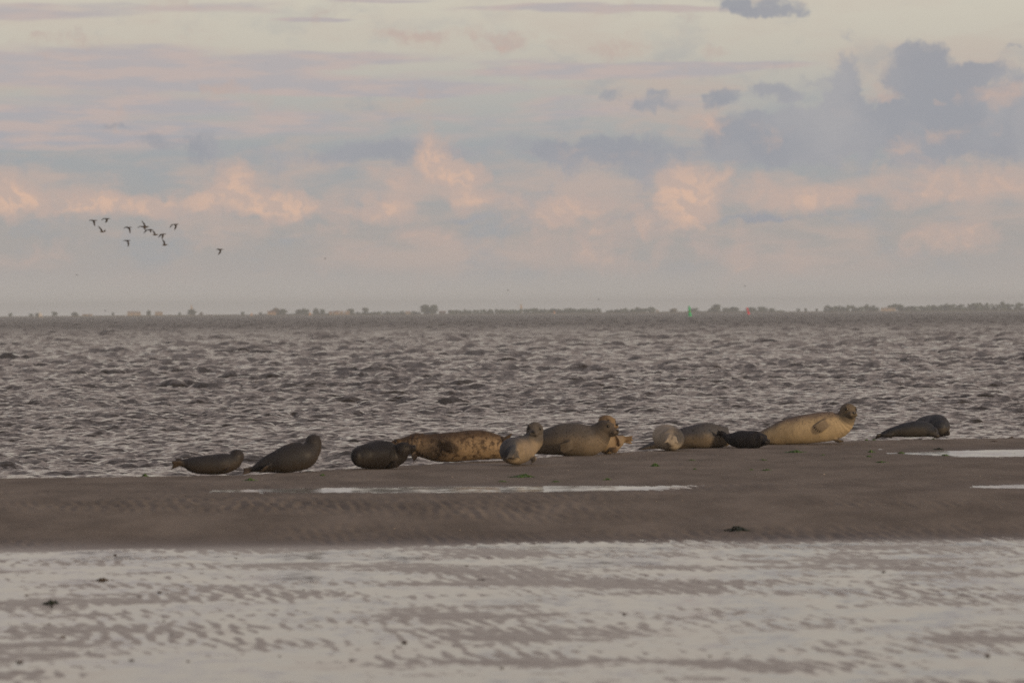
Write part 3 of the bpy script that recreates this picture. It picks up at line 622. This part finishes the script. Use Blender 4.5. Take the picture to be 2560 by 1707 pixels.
WEEDS = [ # px, py, width px, height px, material, label
 (362,1191,20,8,0,'small green seaweed tuft at the water edge left of all the seals'),(625,1201,34,6,0,'green seaweed clump below the tail of the second seal from the left'),
 (1308,1192,56,9,0,'largest bright green seaweed clump, below the tan seal that looks back at us'),(1518,1199,20,4,0,'tiny green seaweed tuft beside the long puddle below the large grey tan seal'),
 (1255,1204,28,3,0,'thin flat strand of seaweed just left of and below the largest green clump'),(1390,1204,22,3,0,'faint flat seaweed strand right of the largest green clump'),
 (1637,1166,28,9,0,'upright green seaweed tuft below the pale sand coloured seal'),(1730,1151,22,3,0,'thin seaweed strand below the mottled grey seal'),(1737,1173,10,3,0,'tiny seaweed speck below the thin strand of the mottled grey seal'),
 (1878,1175,14,3,0,'small flat seaweed bit left of a longer strand below the charcoal seal'),(1907,1150,18,3,0,'short seaweed strand straight below the snout of the charcoal seal'),(1918,1176,30,4,0,'longer low seaweed strand further below the snout of the charcoal seal'),
 (1988,1130,52,6,0,'dark spread out seaweed clump under the belly of the big cream seal'),(2057,1138,14,3,0,'tiny seaweed bit right of the dark clump under the cream seal'),(2177,1130,19,6,0,'upper of two small seaweed tufts left of the right puddle'),
 (2173,1142,15,4,0,'lower of two small seaweed tufts left of the right puddle'),(2203,1156,36,4,0,'long flat seaweed strand below the two small tufts'),(2253,1133,18,5,0,'single seaweed tuft just left of the right puddle tip'),
 (2345,1124,34,5,1,'dark seaweed on the far rim of the right puddle'),(2363,1139,22,4,0,'seaweed strand on the near rim of the right puddle'),(2535,1137,18,4,0,'seaweed tuft on the near rim of the right puddle close to the picture edge'),
 (2166,1096,12,4,0,'small seaweed tuft beyond the cream seal on the bank crest, left one of two'),(2184,1094,11,5,0,'seaweed tuft at the tail of the slender dark seal'),(2334,1091.5,14,3,0,'little green seaweed under the chin of the slender dark seal'),
 (1843,1325,64,10,1,'big dark green seaweed mat alone on the bare slope near the wet flat'),(806,1188,14,4,0,'tiny seaweed tuft right of the second seal from the left'),(2486,1104,22,3,2,'thin brown weed strand on the crest right of the last seal'),(2528,1092,18,4,2,'brown weed on the crest close to the right picture edge'),
 (128,1511,52,14,1,'black weed lump lying on the shining wet flat at the lower left'),(255,1450,38,6,2,'brown mud lump on the wet flat above the black one')]  # the last brown lump is mud, built with the weed mesh
for i, (px, py, w, h, mi, lb) in enumerate(WEEDS):
    G = hit(px, py); s = G.y/F; G.z = float(ground(G.x, G.y, False))
    if py > 1370: G.z = FLAT_Z
    o = link('seaweed', weed_mesh(w*s*.85, h*s*1.0, 100+i), (m_weed, m_weed2, m_weed3)[mi], None, G, False); tag(o, lb, 'seaweed', 'seaweed washed up on the sand')
m_cast = simple_mat('wet_mud', (.085,.071,.060), .5, .4, .3, 30)
def cast_mesh(seed):
    r = random.Random(seed); mb = MB()
    for k in range(9):
        a = r.uniform(0, 6.28); q = r.uniform(0, .75); sx = r.uniform(.25, .45)
        mb.ell((q*math.cos(a)*.75, q*math.sin(a), r.uniform(.05, .35)), (Vector((sx, 0, 0)), Vector((0, sx, .05)), Vector((0, 0, r.uniform(.2, .4)))), 8, 6)
    return mb.mesh('worm_cast')
cms = [cast_mesh(k) for k in range(5)]
CASTS = [(1011,1607,28,10),(329,1650,30,8),(158,1592,24,8),(50,1655,40,9),(65,1488,14,7),(288,1387,16,6),(590,1395,16,5),(456,1466,20,6),(400,1480,22,6),(120,1560,22,5),(222,1630,14,7),(133,1564,10,7),(985,1628,14,8),(760,1474,10,5),(1165,1415,24,6),(1205,1450,40,7),
         (410,1552,12,7),(430,1586,14,7),(1255,1670,16,8),(1560,1536,20,7),(2210,1430,16,5),(1545,1464,14,5),(2470,1640,26,8),(860,1480,14,5),(470,1653,20,6),(350,1492,16,5),(700,1640,16,6),(880,1652,28,6),(1775,1640,14,7),(280,1365,30,5)]
m_done = False
for i, (px, py, w, h) in enumerate(CASTS):
    G = hit(px, py); s = G.y/F
    o = link('worm_cast', cms[i % 5], None if cms[i % 5].materials else m_cast, None, (G.x, G.y, FLAT_Z-.003)); o.scale = (w*s*.34, w*s*.42, h*s*.9); o.rotation_euler.z = i*1.3
    tag(o, 'small brown worm cast lump on the shining wet flat', 'worm cast', 'worm casts on the wet flat')
m_shell = simple_mat('pale_shell', (.46,.40,.32), .5, .4, .2, 30); m_pebble = simple_mat('dark_pebble', (.05,.043,.037), .6, .3, .3, 30)
def shell_mesh():
    mb = MB(); rings = []
    for i in range(6):
        a = i/5*1.4; r_ = math.cos(a)
        rings.append([(r_*math.cos(2*math.pi*k/12)*(1+.08*(k % 2)), r_*.8*math.sin(2*math.pi*k/12)*(1+.08*(k % 2))+.2*math.sin(a), .55*math.sin(a)) for k in range(12)])
    mb.loft(rings); return mb.mesh('shell')
shm = shell_mesh(); pbm = cast_mesh(77)
SH = [(1511,1154),(1512,1257),(2246,1222),(1640,1253),(1222,1198),(2502,1268),(1230,1197),(1357,1191),(540,1187),(549,1184),(655,1196),(840,1188),(1044,1178),(925,1180),(476,1184),(1130,1192),(1795,1138),(2215,1127),(1985,1275),(1150,1325),(985,1320),(1700,1172),(1535,1268),(2300,1240),(2450,1190),(300,1209),(200,1215),(1420,1175),(1330,1168),(2060,1185),(1705,1250)]
for i, (px, py) in enumerate(SH):
    G = hit(px, py); s = G.y/F; w = random.uniform(3.0, 5.5)*s
    o = link('shell', shm, m_shell, None, (G.x, G.y, G.z-.002)); o.scale = (w*.5, w*.5, w*.5); o.rotation_euler = (random.uniform(-.3, .3), 0, random.uniform(0, 6))
    tag(o, 'tiny pale shell lying on the damp sand of the bank', 'shell', 'shells scattered on the bank')
for i in range(22):
    px, py = random.uniform(20, 2540), random.uniform(1205, 1350)
    if any(abs(px-c[0]) < hw*1.1 and abs(py-c[1]) < hh*2+4 for c, hw, hh in PUDS): continue
    G = hit(px, py); s = G.y/F; w = random.uniform(4, 9)*s
    o = link('sand_lump', pbm, m_pebble, None, (G.x, G.y, G.z-.004)); o.scale = (w*.45, w*.5, random.uniform(1.5, 3)*s); o.rotation_euler.z = random.uniform(0, 6)
    tag(o, 'small dark lump of mud lying on the damp sand', 'mud lump', 'mud lumps scattered on the bank')

# ------------------------------------------------------------------ birds
m_bird = simple_mat('brown_plumage', (.050,.038,.028), .75, .2, .35, 20); m_bill = simple_mat('dark_bill', (.02,.016,.013), .5, .3, .1)
m_belly = simple_mat('pale_brown_plumage', (.115,.088,.062), .75, .2, .3, 20)
def bird(c, w1, w2, label, D=400.0, k=1.0, heading=(.86,.50,.02), pale=False, group='flock of wading birds flying over the channel'):
    root_p = at(c[0], c[1], D); s = D/F
    o = empty('wading_bird', root_p); tag(o, label, 'bird', group)
    f = Vector(heading).normalized(); u = (Vector((0, 0, 1))-f*f.z).normalized(); r_ = f.cross(u)
    prof = [(-.27, .012, .006, .03), (-.20, .030, .016, .01), (-.10, .052, .048, 0), (0, .066, .062, 0), (.09, .056, .054, .005), (.15, .034, .036, .014), (.185, .030, .031, .020), (.22, .031, .031, .022), (.25, .020, .020, .020), (.268, .007, .007, .018)]
    mb = MB(); mb.loft([[f*(x*k)+r_*(a*k*math.cos(t_*math.pi/5))+u*(b_*k*math.sin(t_*math.pi/5)+z*k) for t_ in range(10)] for x, a, b_, z in prof])
    link('body', mb.mesh('body'), m_belly if pale else m_bird, o)
    bl = MB(); bl.tube([f*.26*k+u*.018*k, f*.32*k+u*.014*k, f*.375*k-u*.004*k], [.008*k, .006*k, .003*k], 6); link('bill', bl.mesh('bill'), m_bill, o)
    for (wr, tp), dep in ((w1, .22), (w2, -.22)):
        sh = r_*(.045*k*(-1 if dep > 0 else 1))+u*.03*k
        P1 = at(wr[0], wr[1], D+dep*.6)-root_p; P2 = at(tp[0], tp[1], D+dep)-root_p
        sec = [(sh-f*.0, .085), (sh.lerp(P1, .5), .082), (P1, .078), (P1.lerp(P2, .5), .056), (P1.lerp(P2, .85), .030), (P2, .008)]
        mb = MB(); rings = []
        for j, (p, ch) in enumerate(sec):
            nx = sec[min(j+1, 5)][0]; pv = sec[max(j-1, 0)][0]; sp = (nx-pv).normalized(); cd = (f-sp*f.dot(sp)).normalized(); nm = sp.cross(cd)
            th = .012*k*(1-j/6)+.004*k
            rings.append([p+cd*ch*k, p+nm*th+cd*ch*k*.3, p-cd*ch*k, p-nm*th+cd*ch*k*.3])
        mb.loft(rings); link('wing', mb.mesh('wing'), m_bird, o)
def b6(x, y): return (200+x/5.88, 520+y/5.88)
def W2(a, b_): return (b6(*a), b6(*b_))
BL = [((200,188),((162,172),(128,190)),((208,225),(220,272)),'leftmost bird of the flock with one wing hanging straight down',False),
 ((392,162),((355,152),(312,183)),((393,190),(370,218)),'topmost bird of the flock near its left end with wings bowed down',False),
 ((330,350),((302,305),(263,263)),((360,340),(374,317)),'bird with both wings raised at the left below the topmost one',True),
 ((712,290),((680,275),(638,306)),((732,325),(736,378)),'bird with drooping wings between the left three and the middle cluster',False),
 ((695,482),((665,474),(628,489)),((712,520),(710,574)),'lowest bird left of the middle cluster with one wing pointing down',False),
 ((965,285),((945,240),(906,186)),((985,278),(1000,262)),'bird of the middle cluster with its wing raised highest',True),
 ((925,275),((885,268),(843,294)),((950,300),(962,332)),'leftmost bird of the middle cluster with its wing stretched to the left',False),
 ((1022,322),((980,325),(932,376)),((1042,330),(1034,364)),'bird in the centre of the cluster with arched wings',False),
 ((1105,396),((1090,358),(1064,322)),((1125,392),(1145,388)),'pale bellied bird gliding level with one wing up in the cluster',True),
 ((1215,388),((1185,395),(1150,440)),((1215,420),(1203,455)),'bird with arched wings at the lower right of the cluster',False),
 ((1245,546),((1238,500),(1205,455)),((1262,540),(1278,530)),'lowest bird of the cluster, level body and one wing raised',True),
 ((1402,244),((1355,245),(1318,292)),((1408,280),(1387,328)),'bird flying ahead at the upper right of the cluster',False),
 ((2058,612),((2030,600),(2000,616)),((2062,650),(2028,690)),'single bird far ahead of the flock on the right',False)]
for c, w1, w2, lb, pale in BL: bird(b6(*c), W2(*w1), W2(*w2), 'brown wading bird, '+lb, 400, .9, pale=pale)
for (px, py, lb) in [(813,647,'tiny distant bird right of the flock low in the sky'),(1497,749,'tiny distant bird above the middle of the far shore'),(1270,726,'tiny distant bird over the far shore woods'),(1862,716,'tiny distant bird above the red buoy'),(193,688,'tiny distant bird below the left end of the flock'),(263,777,'tiny distant bird low over the left far shore')]:
    bird((px, py), ((px-1.5, py-1.5), (px-3, py-.5)), ((px+1, py-1.5), (px+2.5, py-.5)), lb, 1500, 1.0, group='distant birds over the channel')

# ------------------------------------------------------------------ buoys
def paint(name, col): return simple_mat(name, col, .45, .4, .12, 1.5)
def buoy(px, py, D, hpx, wpx, leanpx, col, label, band):
    s = D/F; p = at(px, py, D); p.z = SEA_Z-.1; o = empty('channel_buoy', p); tag(o, label, 'buoy')
    H, Wd = hpx*s, wpx*s/2
    o.rotation_euler = (0, math.atan2(leanpx, hpx), 0); o.rotation_euler.x = .03
    ring = lambda z, r: [(r*math.cos(2*math.pi*k/20), r*math.sin(2*math.pi*k/20), z) for k in range(20)]
    mb = MB(); mb.loft([ring(-.6, Wd*.9), ring(0, Wd), ring(H*.16, Wd), ring(H*.2, Wd*.88)]); link('float', mb.mesh('float'), paint('buoy_float_'+label[:3], col), o)
    mb = MB(); mb.loft([ring(H*.2, Wd*.84), ring(H*.47, Wd*.70)]); mb.loft([ring(H*.53, Wd*.68), ring(H*.86, Wd*.52)]); link('tower', mb.mesh('tower'), paint('buoy_tower_'+label[:3], col), o)
    mb = MB(); mb.loft([ring(H*.47, Wd*.73), ring(H*.53, Wd*.71)]); link('band', mb.mesh('band'), paint('buoy_band_'+label[:3], band), o)
    mb = MB(); mb.loft([ring(H*.865, Wd*.48), ring(H*.9, Wd*.5), ring(H, Wd*.34)]); link('topmark', mb.mesh('topmark'), paint('buoy_top_'+label[:3], col), o)
buoy(1725, 790, 2500, 28, 10, -2.4, (.002,.52,.16), 'green tapered channel buoy leaning left in the far water', (.35,.30,.05))
buoy(1872, 784, 3600, 19, 7, -5, (.85,.006,.035), 'red channel buoy leaning left at the horizon', (.55,.03,.03))

# ------------------------------------------------------------------ far shore
SHORE_D = 6020.0; su = SHORE_D/F
def shx(px): return at(px, 780, SHORE_D+40).x
rows = np.array([6005,6018,6024,6032,6060,6200,6700.]); hz = np.array([-.9,-.3,.25,.8,.9,1.0,1.0])
cxs = np.linspace(-3700, 3700, 300)
Yl, Xl = np.meshgrid(rows, cxs, indexing='ij'); Zl = np.broadcast_to(hz[:, None], Xl.shape)+.25*np.sin(Xl*.013)[None if False else ...]*(Yl > 6020)
m_land = simple_mat('dry_grass_land', (.20,.165,.10), .9, .1, .3, .02)
tag(link('far_shore', grid_mesh('far_shore', Xl, Yl, Zl), m_land), label='low grassy far shore on the horizon', kind='structure')
m_leafA = simple_mat('tree_foliage', (.080,.108,.075), .8, .15, .4, .45); m_leafB = simple_mat('autumn_foliage', (.14,.115,.065), .8, .15, .3, .45); m_trunk = simple_mat('bark', (.09,.07,.05), .85, .15, .2, 2)
ico = None
def blob(mb, c, rx, ry, rz, r):
    n, m = 7, 5; rings = []
    for i in range(m+1):
        th = math.pi*(i+.15)/(m+.3)
        rings.append([(c[0]+rx*math.sin(th)*math.cos(2*math.pi*k/n+i*.4)*r.uniform(.75, 1.2), c[1]+ry*math.sin(th)*math.sin(2*math.pi*k/n+i*.4)*r.uniform(.75, 1.2), c[2]+rz*math.cos(th)*r.uniform(.85, 1.1)) for k in range(n)])
    mb.loft(rings[::-1])
def crown_into(mb, x, y, z0, w, h, r, nb=16, leaves=60):
    for k in range(nb):
        a = r.uniform(0, 6.28); q = math.sqrt(r.random())*.34; zz = r.uniform(.12, .86); sc_ = (1-.75*abs(zz-.5)); bw = r.uniform(.16, .26)*w
        blob(mb, (x+math.cos(a)*q*w*sc_, y+math.sin(a)*q*w*sc_, z0+zz*h), bw, bw, bw*.8*h/max(w, h)*1.0, r)
    for k in range(leaves):
        a = r.uniform(0, 6.28); zz = r.uniform(.25, 1.0); q = .5*w*math.sqrt(max(0, 1-((zz-.55)/.5)**2))*r.uniform(.85, 1.12); p = Vector((x+math.cos(a)*q, y+math.sin(a)*q, z0+zz*h)); e = .05*w
        v = [p+Vector((r.uniform(-e, e), r.uniform(-e, e), r.uniform(-e, e))) for _ in range(3)]; mb.add(v, [(0, 1, 2)])
tree_protos = []
def tree_meshes(seed):
    r = random.Random(seed); c = MB(); crown_into(c, 0, 0, 0, 1, 1, r)
    tk = MB(); tk.tube([(0,0,-.05),(.01,0,.25),(.03,.02,.6)], [.05,.04,.018], 7)
    for a in (.5, 2.4, 4.3): tk.tube([(.01,0,.3),(.18*math.cos(a),.18*math.sin(a),.55)], [.022,.008], 5)
    return c.mesh('crown'), tk.mesh('trunk')
variants = [tree_meshes(40+k) for k in range(4)]
def tree(px, w, h, label, autumn=False, i=0, group='single trees along the far shore'):
    dy = 55+(i*37 % 40); p = at(px, 780, SHORE_D+dy); p.z = .8; o = empty('tree', p, i*1.1); tag(o, label, 'tree', group)
    c, tk = variants[i % 4]; cm = c.copy() if autumn else c
    if autumn and cm.materials: cm.materials.clear()
    link('crown', cm, m_leafB if autumn else m_leafA, o); link('trunk', tk, m_trunk, o); o.scale = (w*su*1.4, w*su*1.3, h*su*.98)
TREES = [(27,9,9,0,'lone small tree nearest the left picture edge'),(78,10,7,0,'low tree left of the white sailing boat, first of two'),(92,11,8,0,'low tree just left of the white sailing boat'),(137,12,12,0,'round tree right of the white sailing boat'),(188,17,10,0,'broad low tree on the far left shore'),
 (282,6,9,0,'very small isolated tree left of the wide pale farmhouse'),(372,9,14,0,'narrow dark tree between the two pale farmhouses'),(449,7,8,0,'tiny tree just left of the domed tree with a spire'),(478,19,16,0,'domed dark tree in front of the thin spire'),(503,8,8,1,'small tan tree right of the spire'),
 (607,10,9,0,'small tree left of the orange sail'),(651,8,7,0,'tiny tree right of the orange sail'),(690,22,18,1,'autumn brown tree on the left half of the far shore'),(709,22,15,0,'dark round tree beside the autumn brown one'),(748,18,14,0,'left of two trees before the second orange sail'),(764,16,16,0,'right of two trees before the second orange sail'),
 (791,15,16,0,'tree just right of the second orange sail'),(806,12,14,0,'tree left of the orange lit houses'),(876,16,15,0,'dark tree at the right end of the orange lit houses'),(913,16,17,0,'tree standing alone before the low scrub'),
 (1062,24,24,0,'left of the two tallest dense trees in the middle of the far shore'),(1081,24,23,0,'right of the two tallest dense trees in the middle of the far shore'),(1685,20,10,1,'pale bushy tree left of the green buoy'),(1735,18,11,0,'grey tree just right of the green buoy'),(1776,16,9,0,'low tree left of the high domed tree'),(1793,22,20,0,'high domed tree between the green and red buoys'),
 (1815,16,11,0,'low tree right of the high domed tree'),(1836,24,13,0,'wide tree halfway between the domed tree and the red buoy'),(1880,24,12,0,'tree behind the red buoy'),(1906,22,13,0,'tree right of the red buoy'),(1929,16,9,0,'low tree further right of the red buoy'),(1996,9,8,0,'isolated small tree left of the right wood, first of three'),(2014,7,9,0,'isolated small tree left of the right wood, second of three'),(2041,7,8,0,'isolated small tree left of the right wood, third of three'),
 (2193,10,10,0,'small dark tree left of the long pale barn'),(2232,22,18,0,'tree behind the long pale barn'),(2248,16,17,0,'tree at the right end of the long pale barn')]
for i, (px, w, h, au, lb) in enumerate(TREES): tree(px, w, h, 'hazy '+lb, au, i)
def wood(x0, x1, h0, h1, step, seed, label):
    r = random.Random(seed); mb = MB(); px = x0
    while px < x1:
        f = (px-x0)/(x1-x0); h = (h0+(h1-h0)*f)*r.uniform(.75, 1.2)*su; w = step*r.uniform(1.4, 2.2)*su
        p = at(px, 780, SHORE_D+r.uniform(50, 110)); crown_into(mb, p.x, p.y, .5-h*.12, w, h, r, 12, 24)
        px += step*r.uniform(.6, 1.1)
    o = link('distant_wood', mb.mesh('distant_wood'), m_leafA); tag(o, label, 'wood', kind='stuff')
wood(930, 1046, 7, 9, 8, 1, 'low scrub and trees on the far shore in the left centre'); wood(655, 930, 4, 6, 9, 11, 'low scrub behind the orange lit houses on the far shore'); wood(1660, 1960, 3.5, 5, 9, 12, 'low scrub behind the channel buoys on the far shore'); wood(1128, 1366, 11, 13, 9, 2, 'long far wood behind the church spire')
wood(1367, 1505, 13, 14, 10, 3, 'far wood right of the third orange sail'); wood(1518, 1634, 9, 17, 9, 4, 'far wood left of the green buoy'); wood(2068, 2186, 17, 19, 10, 5, 'far wood left of the long pale barn')
wood(2256, 2506, 15, 24, 10, 6, 'tall far wood right of the long pale barn'); wood(2508, 2760, 21, 20, 11, 8, 'tall far wood at the right picture edge')
m_wall = simple_mat('pale_wall', (.52,.42,.31), .8, .2, .1, .3); m_owall = simple_mat('sun_tinted_wall', (.52,.36,.22), .8, .2, .1, .3); m_roof = simple_mat('tile_roof', (.23,.13,.09), .8, .2, .15, .3); m_groof = simple_mat('pale_roof', (.42,.35,.28), .7, .3, .1, .3); m_win = simple_mat('window_glass', (.03,.035,.04), .15, .5, .2)  # orange walls: warm sunlight on the houses is put into the wall colour
def house(px, w, h, label, wm, rm, name='house', i=0):
    p = at(px, 780, SHORE_D+44); p.z = .75; o = empty(name, p); tag(o, label, name)
    Wm, Hm, Dm = w*su, h*su, min(w*su*.7, 9); wh = Hm*.55
    mb = MB(); mb.box((0, 0, wh/2), Wm, Dm, wh); link('wall', mb.mesh('wall'), wm, o, smooth=False)
    mb = MB(); e = .3; x = Wm/2+e; y = Dm/2+e; mb.add([(-x,-y,wh),(x,-y,wh),(x,y,wh),(-x,y,wh),(-x*.9,0,Hm),(x*.9,0,Hm)], [(0,3,2,1),(0,1,5,4),(2,3,4,5),(1,2,5),(3,0,4)]); link('roof', mb.mesh('roof'), rm, o, smooth=False)
    wme = None
    for k in range(max(2, int(Wm/4))):
        if wme is None: b_ = MB(); b_.box((0, 0, 0), 1.0, .12, 1.2); wme = b_.mesh('window')
        link('window', wme, m_win, o, (-Wm/2+Wm*(k+.5)/max(2, int(Wm/4)), -Dm/2-.04, wh*.55), False)
house(335, 33, 11, 'wide pale farmhouse on the far left shore', m_wall, m_groof); house(397, 19, 10, 'small pale farmhouse right of the narrow dark tree', m_wall, m_groof)
house(218, 24, 5, 'low tan shed on the far left shore', m_wall, m_groof, 'shed'); house(679, 20, 10, 'sunlit house in front of the autumn brown tree', m_owall, m_roof)
house(827, 9, 8, 'leftmost of the orange lit houses', m_owall, m_roof); house(841, 14, 9, 'middle one of the orange lit houses', m_owall, m_roof); house(854, 9, 9, 'rightmost of the orange lit houses', m_owall, m_groof); house(868, 12, 9, 'sunlit house in front of the dark tree by the orange lit houses', m_owall, m_groof)
house(1020, 12, 7, 'pale house at the right end of the low scrub', m_wall, m_groof); house(1106, 17, 7, 'grey low house right of the two tallest trees', simple_mat('grey_wall', (.16,.16,.17), .8), m_roof); house(1643, 8, 6, 'tiny pale house right of the wood left of the green buoy', m_wall, m_groof)
house(2220, 36, 9, 'long pale barn in front of the right hand trees', m_wall, m_groof, 'barn')
def spire(px, h, w, label):
    p = at(px, 780, SHORE_D+130); p.z = .7; o = empty('church_tower', p); tag(o, label, 'church tower'); Hm, Wm = h*su, w*su
    mb = MB(); mb.box((0, 0, Hm*.28), Wm, Wm, Hm*.56); link('tower', mb.mesh('tower'), m_owall, o, smooth=False)
    x = Wm*.55; mb = MB(); mb.add([(-x,-x,Hm*.56),(x,-x,Hm*.56),(x,x,Hm*.56),(-x,x,Hm*.56),(0,0,Hm)], [(0,3,2,1),(0,1,4),(1,2,4),(2,3,4),(3,0,4)]); link('spire', mb.mesh('spire'), m_wall, o, smooth=False)
spire(479, 30, 5, 'thin pale church tower behind the domed tree'); spire(1303, 28, 5, 'orange lit church spire above the long far wood')
m_sailw = simple_mat('white_sail', (.80,.72,.60), .8, .2, .05); m_sailo = simple_mat('sun_tinted_sail', (.75,.36,.12), .8, .2, .05); m_hull = simple_mat('boat_hull', (.45,.36,.28), .5, .4, .1)  # orange sails have the low sun's light put into their colour
def boat(px, D, h, label, sm):
    s = D/F; p = at(px, 785, D); p.z = SEA_Z; H = h*s; o = empty('sailing_boat', p); tag(o, label, 'sailing boat'); o.rotation_euler.z = .35
    L = H*.75; mb = MB(); mb.loft([[(x*L, y*b_, z) for y, z in ((-.5,.5),(-.4,-.1),(0,-.4),(.4,-.1),(.5,.5),(0,.55))] for x, b_ in ((-.5,.9),(-.2,1.3),(.15,1.3),(.4,.7),(.55,.08))]); link('hull', mb.mesh('hull'), m_hull, o)
    mb = MB(); mb.tube([(0,0,.3),(0,0,H)], [.07,.04], 6); link('mast', mb.mesh('mast'), m_hull, o)
    for nm, xa, xb, zt in (('mainsail', -.03, -.46, .97), ('jib', .05, .5, .82)):
        mb = MB(); t_ = .03; n_ = 5; vs = []
        for k in range(n_+1):
            f = k/n_; z = 1.0+(H*zt-1.0)*f; xe = xa*L+(xb-xa)*L*(1-f); bow = .10*L*math.sin(math.pi*min(1, f+.2))*(1-f)
            vs.append([(xa*L, -t_, z), (xe*.5+xa*L*.5, -t_-bow, z), (xe, -t_, z), (xe, t_, z), (xe*.5+xa*L*.5, t_-bow, z), (xa*L, t_, z)])
        mb.loft(vs); link(nm, mb.mesh(nm), sm, o)
boat(101, 5900, 16, 'white sailing boat at the left end of the far shore', m_sailw); boat(629, 5900, 9.5, 'small orange sailing boat left of the autumn brown tree', m_sailo)
boat(775, 5900, 10, 'orange sailing boat among the trees left of the orange lit houses', m_sailo); boat(1386, 5800, 9, 'small orange sailing boat in front of the long woods', m_sailo)

# ------------------------------------------------------------------ haze
x, y0, y1, z0, z1 = 4300, -130, 6900, -2.6, 15.5
me = bpy.data.meshes.new('haze'); me.from_pydata([(-x,y0,z0),(x,y0,z0),(x,y1,z0),(-x,y1,z0),(-x,y0,z1),(x,y0,z1),(x,y1,z1),(-x,y1,z1)], [], [(0,3,2,1),(4,5,6,7),(0,1,5,4),(1,2,6,5),(2,3,7,6),(3,0,4,7)])
mh = bpy.data.materials.new('haze'); mh.use_nodes = True; t = mh.node_tree; t.nodes.clear()
pv = t.nodes.new('ShaderNodeVolumePrincipled'); pv.inputs['Color'].default_value = (.80,.90,1.0,1); pv.inputs['Density'].default_value = 1.45e-4; pv.inputs['Anisotropy'].default_value = 0.0
oo = t.nodes.new('ShaderNodeOutputMaterial'); t.links.new(pv.outputs[0], oo.inputs['Volume'])
tag(link('haze', me, mh, smooth=False), label='thin pale evening haze over the channel', kind='stuff')
